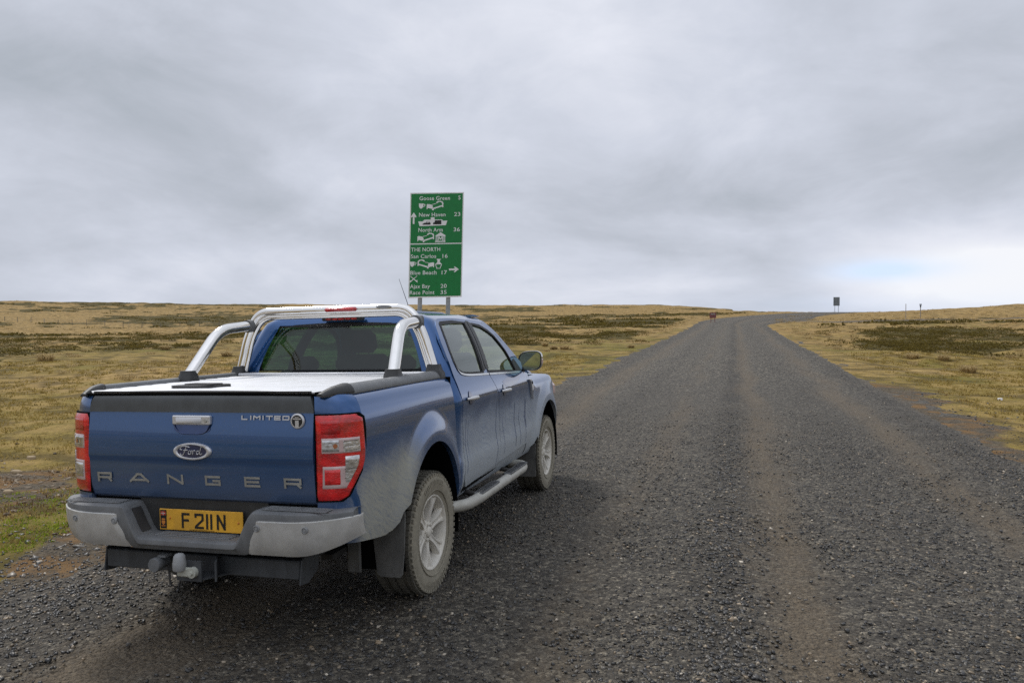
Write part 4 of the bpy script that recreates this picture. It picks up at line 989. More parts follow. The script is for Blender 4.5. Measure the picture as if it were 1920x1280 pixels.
m = MB().lathe([(-.004, .0001), (-.004, .009), (0, .012), (.004, .013)], 20, 'y', (.076, gate_y(1.22) - .026, 1.222)); m.build('keyhole', 'step_tube', hd, smooth=50)
# oval badge with a script word
ov = []
for (r, dy) in ((1.0, 0.0), (1.0, -.008), (.95, -.014), (.84, -.015), (.78, -.012), (.76, -.010)):
    ov.append([(-.010 + .118 * r * math.cos(t), gate_y(1.058) - .006 + dy, 1.058 + .046 * (r if r > .9 else r * .97) * math.sin(t)) for t in np.linspace(0, 2 * PI, 48, endpoint=False)])
bd = MB().grid(np.array(ov).transpose(1, 0, 2), closed_u=True).build('oval_badge', 'satin_silver', gate, smooth=50)
MB().add([(-.010 + .094 * math.cos(t), gate_y(1.058) - .0165, 1.058 + .0355 * math.sin(t)) for t in np.linspace(0, 2 * PI, 48, endpoint=False)], [tuple(range(48))]).build('oval_field', 'oval_blue', bd, 0)
def stroke_word(strokes, ox, oz, sc, y, r, name, mat, parent):
    m = MB()
    for st in strokes:
        pts = fillet([(ox + u * sc, y, oz + v * sc) for u, v in st], .01, 4) if len(st) > 2 else [(ox + u * sc, y, oz + v * sc) for u, v in st]
        m.tube(pts, r, 6)
    return m.build(name, mat, parent, smooth=60)
script = [[(-.30, .30), (-.70, .42), (-1.15, .36), (-1.30, .12), (-1.05, .08)], [(-.62, .40), (-.78, .0), (-.95, -.36), (-1.2, -.38), (-1.28, -.22)], [(-.92, .04), (-.50, .08)],
          [(-.25, .02), (-.42, -.02), (-.46, -.25), (-.30, -.30), (-.14, -.18), (-.20, .0), (-.05, .03)], [(.0, .04), (.02, -.10), (-.02, -.30)], [(.0, -.06), (.12, .06), (.26, .02)],
          [(.62, .0), (.42, .03), (.36, -.22), (.50, -.30), (.66, -.08)], [(.92, .46), (.80, .20), (.66, -.22), (.78, -.30), (.92, -.20)]]
stroke_word(script, -.002, 1.061, .062, gate_y(1.058) - .0185, .0026, 'script_lettering', 'satin_silver', bd)
# wide block letters: strokes as flat bars standing proud of the panel
def bar_letter(segs, x0, z0, w, h, t, y, name, mat, parent, d=.0022, slant=0.0):
    m = MB()
    for i, (a, b) in enumerate(segs):
        p = np.array([x0 + a[0] * w, z0 + a[1] * h]); q = np.array([x0 + b[0] * w, z0 + b[1] * h]); u = (q - p) / np.linalg.norm(q - p); nn_ = np.array([-u[1], u[0]]) * t / 2
        e = u * t / 2 * (1 if abs(u[0]) < .01 or abs(u[1]) < .01 else .2); p = p - e; q = q + e
        poly = [p - nn_, q - nn_, q + nn_, p + nn_]
        def yy(z): return (y if not callable(y) else y(z))
        V = [(c[0], yy(c[1]) - .0075 + .00015 * i, c[1]) for c in poly] + [(c[0], yy(c[1]) - .0075 - d + .00015 * i, c[1]) for c in poly]
        m.add(V, [(3, 2, 1, 0), (4, 5, 6, 7), (0, 1, 5, 4), (1, 2, 6, 5), (2, 3, 7, 6), (3, 0, 4, 7)])
    return m.build(name, mat, parent, 0)
LET = {'R': [((0, 0), (0, 1)), ((0, 1), (.98, 1)), ((1, 1), (1, .48)), ((.90, .46), (.05, .46)), ((.78, .42), (1.02, -.02))],
       'A': [((-.05, 0), (.42, 1)), ((.38, 1), (.64, 1)), ((.60, 1), (1.05, 0)), ((.16, .26), (.86, .26))],
       'N': [((0, 0), (0, 1)), ((.03, 1), (.96, .02)), ((1, 0), (1, 1))],
       'G': [((1, .97), (.03, .97)), ((0, 1), (0, 0)), ((.03, .02), (.97, .02)), ((1, 0), (1, .46)), ((.97, .47), (.55, .47))],
       'E': [((0, 0), (0, 1)), ((.03, 1), (1, 1)), ((.03, .5), (.94, .5)), ((.03, 0), (1, 0))],
       'L': [((0, 1), (0, 0)), ((.03, 0), (1, 0))], 'I': [((0.5, 0), (.5, 1))], 'M': [((0, 0), (0, 1)), ((.04, 1), (.5, .45)), ((.5, .45), (.96, 1)), ((1, 1), (1, 0))],
       'T': [((0, 1), (1, 1)), ((.5, .95), (.5, 0))], 'D': [((0, 0), (0, 1)), ((.03, 1), (.90, 1)), ((1, .90), (1, .10)), ((.90, 0), (.03, 0))]}
for ch, xa, xb in zip('RANGER', [-.644, -.430, -.187, .052, .292, .526], [-.549, -.306, -.085, .147, .385, .627]):
    bar_letter(LET[ch], xa + .006, .882, (xb - xa) - .012, .0420, .0120, gate_y, 'letter', 'letter_grey', gate)
for ch, xa, w in zip('LIMITED', [.286, .335, .357, .408, .432, .480, .529], [.030, .008, .036, .008, .034, .032, .034]):
    bar_letter(LET[ch], xa, 1.229, w, .017, .0060, gate_y, 'letter', 'satin_silver', gate, d=.003)
# round emblem
bz = 1.222; by = gate_y(bz) - .004; bx = .612
m = MB().lathe([(0, .040), (-.006, .0395), (-.010, .036), (-.010, .031), (-.007, .030), (-.007, .0001)], 36, 'y', (bx, by, bz)); emb = m.build('round_emblem', 'satin_silver', gate, smooth=50)
m = MB(); m.add([(bx + .029 * math.cos(t), by - .0085, bz + .030 * math.sin(t)) for t in np.linspace(0, 2 * PI, 28, endpoint=False)], [tuple(range(28))]); m.build('emblem_field', 'number_black', emb, 0)
m = MB(); m.prism([(-.010, -.034), (.010, -.034), (.010, .004), (-.010, .004)], (bx, by - .009, bz), (1, 0, 0), (0, 0, 1), (0, -.002, 0))
m.prism([(-.024, .009), (.024, .009), (.022, .015), (-.022, .015)], (bx, by - .0091, bz), (1, 0, 0), (0, 0, 1), (0, -.002, 0)); m.prism([(-.012, .018), (.012, .018), (.011, .022), (-.011, .022)], (bx, by - .0092, bz), (1, 0, 0), (0, 0, 1), (0, -.002, 0))
m.build('emblem_figure', 'satin_silver', emb, 0)

# --- rear bumper
def bump_y(x): ax = abs(x); return -1.205 + .018 * ax ** 2 + .125 * max(0, (ax - .62) / .27) ** 2.4
def bump_top(x): return .612 + (.776 - .612) * float(smooths(abs(x), .285, .405))
xs = np.unique(np.concatenate([np.linspace(-.895, .895, 70), np.linspace(.27, .42, 14), -np.linspace(.27, .42, 14)]))
def bump_sec(x):
    t = bump_top(x); y = bump_y(x); lo = .545 + (.030 * float(smooths(abs(x), .34, .40))) + .085 * max(0, (abs(x) - .6) / .3) ** 2; yf = -1.03 if abs(x) < .8 else -1.03 + .10 * (abs(x) - .8) / .095
    r = .018
    return [(x, yf, t - .004), (x, y + .045, t), (x, y + r, t - .004), (x, y + .004, t - .012), (x, y, t - r - .01), (x, y, (t + lo) / 2 if t > .7 else t - .035), (x, y + .010, lo + .03), (x, y + .03, lo), (x, yf, lo - .005)]
B = np.array([bump_sec(x) for x in xs]); c0 = B[:1].copy(); c0[..., 0] += .02; c0[..., 1] = -.95; c1 = B[-1:].copy(); c1[..., 0] -= .02; c1[..., 1] = -.95
B = np.concatenate([c0, B, c1], 0)
bump = MB().grid(B).build('rear_bumper', 'grey_plastic', truck, smooth=32)
# silver wrap-round corner panels
for s in (1, -1):
    zs = np.linspace(0, 1, 12); us = np.linspace(0, 1, 34); P = []
    for t in zs:
        z = .552 + (.727 - .552) * t; xi = .356 + .062 * float(smooths(t, .0, 1.0)); row = []
        for u in us:
            x = xi + (.912 - xi) * (1 - (1 - u) ** 1.7)
            zz = z + .075 * (1 - t) * max(0, (x - .6) / .3) ** 2 + .012 * t * max(0, (x - .6) / .3)
            y = bump_y(x) - .008 + (.030 * (1 - t) ** 3) + (.012 if u == 0 else 0) + .012 * max(0, (x - .885) / .02)
            row.append((s * x, y, zz))
        row.append((s * .916, row[-1][1] + .04, row[-1][2])); row.append((s * .908, -1.0, row[-1][2]))
        P.append(row)
    P = np.array(P); tp_ = P[-1:].copy(); tp_[..., 1] += .008; tp_[..., 2] += .004; bt = P[:1].copy(); bt[..., 1] += .03; P = np.concatenate([bt, P, tp_], 0)
    pan = MB().grid(P if s > 0 else P[:, ::-1]).build('corner_panel', 'silver_bumper', bump, smooth=40)
    for x in (.435, .70):
        m = MB().lathe([(.004, .0175), (-.003, .0170), (-.005, .0135), (-.001, .012), (-.001, .008), (-.004, .0075), (-.0045, .0001)], 24, 'y', (s * x, bump_y(x) - .009, .695)); m.build('parking_sensor', 'grey_cap', bump, smooth=50)
    m = MB()    # ribbed foot plate on the shoulder of the bumper
    for k in range(4): m.box((s * .62, -1.09 - .023 * k, .779), (.36, .011, .006), bev=.002)
    m.build('foot_plate', 'grey_plastic', bump, 0)
m = MB()
for k in range(4): m.box((0, -1.065 - .026 * k, .613), (.46, .012, .008), bev=.002)
m.build('step_tread', 'grey_plastic', bump, 0)
MB().box((0, -1.035, .700), (.80, .03, .17)).build('plate_backing', 'black_plastic', bump, 0)
m = MB(); P = np.array([[(x, y, bump_top(x) + .004) for x in np.linspace(-.372, -.305, 8)] for y in (-1.155, -1.12, -1.085)])
m.grid(P); m.build('bumper_pocket', 'chassis_black', bump, 0)

# --- number plate
pl_y, pl_z = -1.072, .680
plate = MB().box((0, pl_y, pl_z), (.522, .006, .113), bev=.002).build('number_plate', 'plate_yellow', truck, 0)
MB().box((-.235, pl_y - .0036, pl_z), (.040, .001, .100)).build('plate_band', 'number_black', plate, 0)
m = MB(); m.box((-.235, pl_y - .0048, pl_z + .032), (.030, .001, .020)); m.build('flag', 'flag_red', plate, 0)
m = MB(); zc = pl_z - .012
m.prism([(-.011, .005), (.011, .005), (.011, -.008), (0, -.020), (-.011, -.008)], (-.235, pl_y - .0043, zc), (1, 0, 0), (0, 0, 1), (0, -.001, 0)); m.box((-.235, pl_y - .0048, zc + .012), (.022, .001, .007)); m.box((-.235, pl_y - .0048, zc - .024), (.026, .001, .004))
m.build('crest', 'crest_orange', plate, 0)
m = MB(); m.box((-.235, pl_y - .0058, pl_z + .032), (.030, .0006, .004)); m.box((-.235, pl_y - .0060, pl_z + .032), (.004, .0006, .020)); m.build('flag_cross', 'lens_frame', plate, 0)
def put_text(txt, name, x0, x1, z0, h, y, mat, parent, bold=.0, thick=.0012, axis=None):
    v, f = text_mesh(txt, bold); a, b = v.min(0), v.max(0)
    u = (v[:, 0] - a[0]) / (b[0] - a[0]) * (x1 - x0) + x0
    cap = .729 * 1.0
    w = z0 + v[:, 1] * (h / cap)
    V = np.stack([u, np.full(len(u), y), w], 1)
    return mesh_obj(name, V, f, mat, parent, 0)
DIG = {'F': [((0, 0), (0, 1)), ((.03, 1), (1, 1)), ((.03, .52), (.85, .52))], '2': [((0, .86), (0, .93)), ((0, 1), (.9, 1)), ((1, .97), (1, .62)), ((1, .60), (0, .08)), ((0, 0), (1, 0))], '1': [((.5, 0), (.5, 1))], 'N': LET['N']}
for ch, xa, w in zip('F211N', [-.112, -.030, .036, .062, .108], [.038, .044, .012, .012, .042]):
    bar_letter(DIG[ch], xa, pl_z - .037, w, .070, .0125, pl_y + .0035, 'plate_character', 'number_black', plate, d=.001)
MB().box((.008, pl_y - .0036, pl_z - .0505), (.155, .001, .0022)).build('maker_line', 'number_black', plate, 0)
for x in (-.193, .235):
    MB().lathe([(.002, .006), (-.003, .0055), (-.005, .003), (-.0055, .0001)], 12, 'y', (x, pl_y - .003, pl_z + (.008 if x < 0 else -.002))).build('plate_screw', 'crest_orange', plate, smooth=60)

# --- tow bar
tb = MB(); tb.box((0, -1.065, .455), (1.20, .06, .098), bev=.006)
for s in (-1, 1):
    tb.prism([(-1.105, .385), (-1.085, .505), (-1.0, .56), (-.9, .56), (-.93, .42), (-1.03, .375)], (s * .605, 0, 0), (0, 1, 0), (0, 0, 1), (s * .008, 0, 0))
towbar = tb.build('tow_bar', 'towbar_black', truck, 20)
m = MB(); m.prism([(.20, -1.09), (.12, -1.215), (-.03, -1.225), (-.03, -1.10)], (0, 0, .415), (1, 0, 0), (0, 1, 0), (0, 0, .006)); m.box((.04, -1.222, .462), (.150, .010, .105)); m.box((.155, -1.155, .462), (.010, .14, .10), R=np.array(Matrix.Rotation(math.radians(32), 3, 'Z')))
m.build('draw_bracket', 'towbar_black', towbar, 20)
m = MB(); m.box((.030, -1.236, .458), (.105, .018, .052), bev=.008); m.lathe([(-.250 - 1.0, .0001), (-.250 - 1.0, .026), (-1.225, .028)], 20, 'y', (.072, 0, .458)); m.lathe([(-1.262, .0001), (-1.262, .011), (-1.24, .012)], 8, 'y', (.072, 0, .458)); m.build('coupling', 'zinc_pale', towbar, 40)
MB().lathe([(.472, .030), (.478, .034), (.512, .034), (.524, .031), (.545, .028), (.556, .020), (.562, .0001)], 24, 'z', (0, -1.245, -.004)).build('ball_cap', 'grey_cap', towbar, 50)
m = MB().lathe([(-1.12, .030), (-1.17, .034), (-1.18, .038), (-1.205, .038), (-1.212, .034), (-1.214, .0001)], 20, 'y', (-.190, 0, .470)); m.box((-.165, -1.155, .510), (.05, .05, .012)); m.build('trailer_socket', 'grey_plastic', towbar, 40)
m = MB().tube([(-.165, -1.13, .45), (-.13, -1.16, .36), (-.10, -1.14, .33), (-.09, -1.10, .44)], .006, 6); m.build('cable', 'chassis_black', towbar, 60)

# --- roller bed cover of aluminium slats
def cover_edge(y): return .752 - .060 * max(0, (-1.0 - y) / .07) ** 1.5 if y < -1.0 else .752
for k in range(11):
    y0 = -1.066 + k * .1262; y1 = y0 + .1222
    m = MB(); P = []
    for y in np.linspace(y0, y1, 5):
        t = (y - y0) / (y1 - y0); e = cover_edge(y); dz_ = -.0035 if t in (0.0, 1.0) else 0
        P.append([(e * x, y, 1.371 + .010 * (1 - x * x) - .0055 * 0 + dz_) for x in np.linspace(-1, 1, 9)])
    P = np.array(P); fr = P[:1].copy(); fr[..., 2] -= .012
    m.grid(np.concatenate([fr, P], 0)[::-1]).build('bed_cover_slat', 'cover_aluminium', truck, smooth=40)
MB().box((0, -.40, 1.355), (1.48, 1.34, .012)).build('cover_underside', 'gap_black', truck, 0)
MB().box((0, .372, 1.380), (1.50, .085, .022), bev=.006).build('cover_canister_lid', 'cover_aluminium', truck, 40)
lip = MB(); lip.box((0, -1.067, 1.3675), (1.36, .010, .010), bev=.002); lip.build('cover_edge_seal', 'rubber_seal', truck, 0)
m = MB(); m.prism([(-.262, -.93), (-.225, -.965), (-.060, -.970), (.010, -.91), (.045, -.82), (.0, -.775), (-.20, -.760), (-.245, -.80)], (-.020, 0, 1.378), (1, 0, 0), (0, 1, 0), (0, 0, .016)); sl = m.build('cover_handle', 'black_plastic', truck, 40)
MB().box((-.12, -.865, 1.397), (.20, .085, .008), R=np.array(Matrix.Rotation(math.radians(-6), 3, 'Z')), bev=.002).build('cover_pull', 'rubber_seal', sl, 0)
# ------------------------------------------------------------------ cab shell
ZL_ = [1.30, 1.34, 1.38, 1.43, 1.50, 1.57, 1.64, 1.70, 1.735, 1.757, 1.775, 1.788]
def yrear(z): return float(np.interp(z, [1.20, 1.34, 1.40, 1.74, 1.80], [.455, .455, .452, .535, .575]))
def ya(z): return float(herm([1.20, 1.26, 1.32, 1.43, 1.545, 1.665, 1.740, 1.775, 1.80], [2.75, 2.60, 2.46, 2.27, 2.11, 1.96, 1.82, 1.72, 1.60])(z))
def outline(z, nside=26, ncorn=8, nrear=9):
    """right half outline at height z: from the A pillar along the side, round the rear corner to x=0"""
    zc = min(z, 1.76); xs = float(CABX(zc)) - max(0, z - 1.76) * 2.3; yr = yrear(z); rc = .105; pts = []
    for t in np.linspace(0, 1, nside): pts.append((xs, ya(z) + (yr + rc - ya(z)) * t))
    for k in range(1, ncorn): a = PI / 2 * k / ncorn; pts.append((xs - rc + rc * math.cos(a), yr + rc - rc * math.sin(a)))
    for t in np.linspace(0, 1, nrear): pts.append(((xs - rc) * (1 - t), yr - .004 * 0))
    return np.array(pts)
NS, NC, NR = 26, 8, 9
def roof_loops():
    L = [np.concatenate([outline(z), np.full((NS + NC - 1 + NR, 1), z)], 1) for z in ZL_]
    base = outline(1.788); cy = 1.18
    for q, z in ((.06, 1.798), (.14, 1.807), (.28, 1.815), (.5, 1.822), (.8, 1.827), (1.0, 1.828)):
        P = base.copy(); P[:, 0] *= (1 - q); P[:, 1] = cy + (P[:, 1] - cy) * (1 - q * .75); L.append(np.concatenate([P, np.full((len(P), 1), z)], 1))
    return np.array(L)       # (levels, pts, 3)
RL = roof_loops()
# window and door openings in side view
WIN1 = [(.655, 1.632), (.700, 1.712), (.735, 1.727), (.985, 1.736), (1.262, 1.733), (1.235, 1.62), (1.195, 1.45), (1.186, 1.341), (.87, 1.349), (.715, 1.362), (.640, 1.392), (.612, 1.45), (.618, 1.53)]
WIN2 = [(1.40, 1.722), (1.46, 1.722), (1.631, 1.703), (1.76, 1.662), (1.853, 1.618), (1.983, 1.496), (2.063, 1.383), (2.105, 1.303), (1.684, 1.322), (1.314, 1.343), (1.330, 1.50), (1.362, 1.62)]
def inside(poly, y, z):
    c = False; n = len(poly); j = n - 1
    for i in range(n):
        if (poly[i][1] > z) != (poly[j][1] > z) and y < (poly[j][0] - poly[i][0]) * (z - poly[i][1]) / (poly[j][1] - poly[i][1]) + poly[i][0]: c = not c
        j = i
    return c
def grow(poly, d):
    c = np.mean(poly, 0); return [tuple(np.array(p) + (np.array(p) - c) / np.linalg.norm(np.array(p) - c) * d) for p in poly]
v = []; f = []
nl, npt = RL.shape[:2]
G1, G2 = grow(WIN1, .012), grow(WIN2, .012)
full = [np.concatenate([RL[l], (RL[l] * np.array([-1, 1, 1]))[::-1][1:]], 0) for l in range(nl)]; full = np.array(full); nf_ = full.shape[1]
DOOR_ALL = [(.52, 1.30), (.52, 1.60), (.66, 1.765), (1.40, 1.775), (1.78, 1.735), (1.96, 1.64), (2.14, 1.45), (2.28, 1.30)]
for l in range(nl - 1):
    for k in range(nf_ - 1):
        quad = [full[l, k], full[l, k + 1], full[l + 1, k + 1], full[l + 1, k]]; c = np.mean(quad, 0)
        yr = yrear(c[2])
        if c[2] < 1.765 and c[1] > .575 and inside([(.56, 1.28), (.575, 1.55), (.68, 1.745), (1.40, 1.757), (1.76, 1.72), (1.93, 1.63), (2.10, 1.45), (2.22, 1.28)], c[1], c[2]): continue   # door openings
        if c[1] < yr + .02 and abs(c[0]) < (.665 if c[2] < 1.5 else .665 - (c[2] - 1.5) * .48) and 1.395 < c[2] < 1.742: continue     # rear window
        f.append((l * nf_ + k, l * nf_ + k + 1, (l + 1) * nf_ + k + 1, (l + 1) * nf_ + k))
cab = mesh_obj('cab_shell', full.reshape(-1, 3), f, 'blue_paint', truck, 50)
# roof ribs
m = MB()
for x in (-.38, -.19, 0, .19, .38):
    z = 1.8215 + .006 * (1 - (x / .6) ** 2)
    m.tube([(x, .95, z - .012), (x, 1.05, z - .003), (x, 1.60, z - .003), (x, 1.68, z - .013)], .012, 8)
m.build('roof_rib', 'blue_paint', cab, 60)
# lower side of the cab behind the doors, door surround and pillars (sheet metal between the shell and the sill)
for s in (1, -1):
    bot = [(y, .44) for y in (.474, .480, .487, .50, .52, .56, .62)]; top = [(y, 1.345) for y in (.4565, .463, .472, .487, .51, .545, .575)]
    side_panel('cab_corner', s, bot, top, lambda y, z: XC(y, z) - (.105 - np.sqrt(np.maximum(.105 ** 2 - np.clip(.560 - y, 0, .1045) ** 2, 0))), rows=30, lip=.03, frontlip=.05)
    # side wall between cab rear wall and bed: dark slot
    m = MB().box((s * .70, .452, 1.0), (.34, .012, .70)); m.build('cab_rear_wall', 'gap_black', truck, 0)
    # sill
    yy = np.linspace(.47, 2.72, 12); P = np.array([[(s * (float(CABX(z)) - .012), y, z) for z in (.47, .50, .53, .56, .60)] for y in yy]); P2 = P[:, :1].copy(); P2[..., 0] -= s * .09; P2[..., 2] -= .01
    P = np.concatenate([P2, P], 1); MB().grid(P if s < 0 else P[::-1]).build('sill', 'blue_paint', truck, 50)
    # dark door jamb plane seen through the shut lines
    jm = MB(); ring_o = [(.53, .50), (.53, 1.33), (2.62, 1.22), (2.70, 1.0), (2.45, .55), (1.4, .50)]
    jm.add([(s * .865, y, z) for y, z in [(.53, .50), (.53, 1.20), (2.62, 1.12), (2.66, .95), (2.42, .60), (1.4, .52)]], [tuple(range(6))]); jm.build('door_jamb', 'gap_black', truck, 0)
    # --- doors
    Bc = [(1.445, .575), (1.500, .66), (1.512, .80), (1.508, .95), (1.490, 1.06), (1.445, 1.155), (1.405, 1.20), (1.345, 1.28), (1.312, 1.325)]     # shut line between the doors
    Bc = resamp(Bc, 26)
    def XCd(y, z):      # handle-line crease and scooped pocket near the front door
        return XC(y, z) + .002
    # rear door lower skin: horizontal ruled grid from its rear edge to the B line
    def door_skin(name, rearl, frontl, pockets=()):
        R0, F0 = np.array(rearl), np.array(frontl); n = 30; t = np.linspace(0, 1, n)
        Y = R0[:, 0][:, None] * (1 - t) + F0[:, 0][:, None] * t; Z = R0[:, 1][:, None] * (1 - t) + F0[:, 1][:, None] * t
        Xs = XCd(Y, Z)
        P = np.stack([s * Xs, Y, Z], -1)
        e0 = P[:1].copy(); e0[..., 0] -= s * .03; e1 = P[-1:].copy(); e1[..., 0] -= s * .01; P = np.concatenate([e0, P, e1], 0)
        a = P[:, :1].copy(); a[..., 0] -= s * .025; b = P[:, -1:].copy(); b[..., 0] -= s * .025
        P = np.concatenate([a, P, b], 1)
        return MB().grid(P if s < 0 else P[:, ::-1]).build(name, 'blue_paint', truck, smooth=38)
    re = resamp([(.690, .533), (.625, .60), (.607, .70), (.603, .95), (.575, 1.08), (.548, 1.20), (.532, 1.30), (.520, 1.355)], 26)
    fe = Bc - np.array([.0045, 0]); fe = fe.copy(); 
    rd = door_skin('rear_door', re, fe)
    b0 = Bc + np.array([.0045, 0])
    b0 = resamp([(1.449, .578)] + [tuple(p) for p in b0[1:]], 26)
    fr_e = resamp([(2.40, .605), (2.47, .645), (2.555, .735), (2.590, .83), (2.575, .92), (2.525, 1.0), (2.465, 1.07), (2.425, 1.13), (2.40, 1.20), (2.35, 1.26), (2.29, 1.295)], 26)
    fd = door_skin('front_door', b0, fr_e)
    # window frames
    FR1 = [(.520, 1.352), (.512, 1.49), (.530, 1.60), (.590, 1.70), (.650, 1.745), (.720, 1.762), (1.015, 1.768), (1.333, 1.762), (1.300, 1.62), (1.262, 1.474), (1.2505, 1.40), (1.3075, 1.330), (.87, 1.340), (.66, 1.35)]
    FR2 = [(1.3165, 1.325), (1.2595, 1.40), (1.271, 1.474), (1.309, 1.62), (1.342, 1.762), (1.45, 1.762), (1.60, 1.752), (1.70, 1.738), (1.80, 1.708), (1.91, 1.650), (2.04, 1.535), (2.14, 1.42), (2.20, 1.325), (2.26, 1.292), (1.684, 1.312)]
    XW = lambda y, z: XC(y, z) + .003
    ring('window_frame', s, FR1, grow(WIN1, .010), XW, 'blue_paint', rd); ring('window_frame', s, FR2, grow(WIN2, .010), XW, 'blue_paint', fd)
    ring('window_seal', s, grow(WIN1, .018), grow(WIN1, -.010), XW, 'rubber_seal', rd, push=.003); ring('window_seal', s, grow(WIN2, .018), grow(WIN2, -.010), XW, 'rubber_seal', fd, push=.003)
    sheet('window_pane', s, WIN1, XC, 'side_glass', rd, push=-.006, rows=9); sheet('window_pane', s, WIN2, XC, 'side_glass', fd, push=-.006, rows=9)
    # black B pillar cover on each frame
    for (quad, par) in (([(1.205, 1.345), (1.302, 1.345), (1.329, 1.755), (1.262, 1.728)], rd), ([(1.319, 1.345), (1.345, 1.345), (1.415, 1.715), (1.345, 1.755)], fd)):
        q = [np.array(p) for p in quad]
        if par is rd: q[1] = np.array((1.247, 1.40))
        a = resamp([q[0], q[3]], 12); b = resamp([(1.262, 1.36), (1.2505, 1.40), (1.262, 1.474), (1.300, 1.62), (1.330, 1.755)] if par is rd else [(1.345, 1.36), (1.345, 1.40), (1.356, 1.474), (1.385, 1.62), (1.415, 1.73)], 12)
        if par is not rd: a = resamp([(1.28, 1.36), (1.2635, 1.40), (1.275, 1.474), (1.313, 1.62), (1.344, 1.755)], 12)
        P = np.array([[(s * (float(XC(y, z)) + .0075), y, z) for (y, z) in ((a[i] * (1 - t) + b[i] * t)) [None]] [0] for i in range(12) for t in (0, .5, 1)]).reshape(12, 3, 3)
        MB().grid(P if s < 0 else P[:, ::-1]).build('pillar_cover', 'black_plastic', par, 50)
    # chrome waist strip, swept up at the rear
    for par, pts in ((rd, [(.612, 1.432), (.628, 1.392), (.665, 1.362), (.75, 1.346), (.87, 1.337), (1.10, 1.328), (1.300, 1.321)]), (fd, [(1.320, 1.320), (1.662, 1.306), (2.0, 1.294), (2.20, 1.286)])):
        pts = resamp(fillet([(p[0], p[1]) for p in pts], .05, 4), 40); P = []
        for (y, z) in pts: P.append([(s * (float(XC(y, z + q)) + d), y - (q * .4 if y < .66 else 0), z + q) for q, d in ((-.009, .001), (-.007, .009), (.007, .009), (.009, .001))])
        P = np.array(P); MB().grid(P if s < 0 else P[:, ::-1]).build('waist_strip', 'chrome', par, 40)
    # handles on laid-on cup patches, the hollow's shade painted in darker blue
    for par, y in ((rd, .735), (fd, 1.615)):
        z = 1.178 if par is rd else 1.165
        x = float(XC(y, z)); 
        th = np.linspace(0, 2 * PI, 24, endpoint=False)
        loop = [(y - .005 + .040 * math.cos(t), z + .052 * math.sin(t)) for t in th]
        cup = sheet('handle_cup', s, loop, XC, 'shaded_blue_gloss', par, push=.0065, n=24, rows=4)
        path = [(s * (x + .006), y - .088, z - .003), (s * (x + .030), y - .072, z), (s * (x + .043), y - .02, z + .002), (s * (x + .043), y + .03, z + .001), (s * (x + .030), y + .072, z - .002), (s * (x + .006), y + .086, z - .005)]
        hm = MB(); pp = fillet(path, .02, 3); hm.tube(pp, [.0160 if 2 < i < len(pp) - 3 else .011 for i in range(len(pp))], 10); ob = hm.build('door_handle', 'satin_silver', par, 60)
    # front door scoop: laid-on triangle under the mirror, its shade painted in dark gloss
    tri = [(1.60, 1.236), (1.66, 1.200), (1.80, 1.178), (2.02, 1.196), (2.16, 1.226), (2.22, 1.262), (2.0, 1.262), (1.75, 1.258)]
    sheet('shoulder_scoop', s, tri, XC, 'shaded_blue_gloss', fd, push=.0028, n=40, rows=5)

    # --- front wing
    botf = [(2.405, .60), (2.475, .64), (2.58, .73), (2.66, .825)]
    bot = [(2.43, .50), (2.50, .50), (2.58, .52), (2.66, .56), (2.715, .62)] + [tuple(p) for p in arch(3.22, .50, .545, 158, 12, 44)] + [(3.715, .47), (3.80, .46), (3.92, .47), (4.02, .50)]
    n = len(bot); kk = np.linspace(0, 1, n)
    top = resamp([(2.32, 1.286), (2.45, 1.262), (2.75, 1.232), (3.1, 1.218), (3.5, 1.190), (3.85, 1.120), (4.05, 1.02)], n)
    def XFw(y, z):
        edge_cut = 0; return XF(y, z)
    # wing is cut along the front door line at its rear
    side_panel('front_wing', s, bot, top, lambda y, z: XF(y, z) - .004 * (1 - smooths(y, 2.42, 2.50)) * (z > 1.0) - .006 * (1 - smooths(y, 2.60, 2.68)) * (z < .95) , rows=30, lip=.035, frontlip=.0, toplip=.06)
    # chrome side vent
    vent = [(2.425, 1.190), (2.545, 1.190), (2.560, 1.120), (2.600, 1.045), (2.598, 1.000), (2.560, 1.010)]
    vy = lambda y, z: XF(y, z)
    V = [(2.420, 1.196), (2.560, 1.196), (2.585, 1.13), (2.640, 1.035), (2.625, 1.005), (2.545, 1.08), (2.47, 1.135)]
    V = [(2.44, 1.198), (2.58, 1.192), (2.60, 1.12), (2.575, 1.06), (2.60, 0.998), (2.545, 1.07), (2.505, 1.13)]
    mm = MB(); a = [(s * (float(XF(y, z)) + .001), y, z) for y, z in V]; b = [(s * (float(XF(y, z)) + .022), y, z) for y, z in V]; k = len(V)
    mm.add(a + b, [tuple(range(k, 2 * k)) if s < 0 else tuple(range(k, 2 * k))[::-1]] + [(i, (i + 1) % k, k + (i + 1) % k, k + i) for i in range(k)]); ve = mm.build('side_vent', 'satin_silver', truck, 0)
    mm = MB(); q = [(2.475, 1.182), (2.562, 1.178), (2.565, 1.150), (2.50, 1.150)]; mm.add([(s * (float(XF(y, z)) + .0235), y, z) for y, z in q], [(0, 1, 2, 3)]); mm.build('vent_slot', 'gap_black', ve, 0); mm = MB(); q = [(2.545, 1.09), (2.572, 1.085), (2.562, 1.055), (2.578, 1.03)]; mm.add([(s * (float(XF(y, z)) + .0235), y, z) for y, z in q], [(0, 1, 2, 3)]); mm.build('vent_slot', 'gap_black', ve, 0)
    # A pillar
    P = []
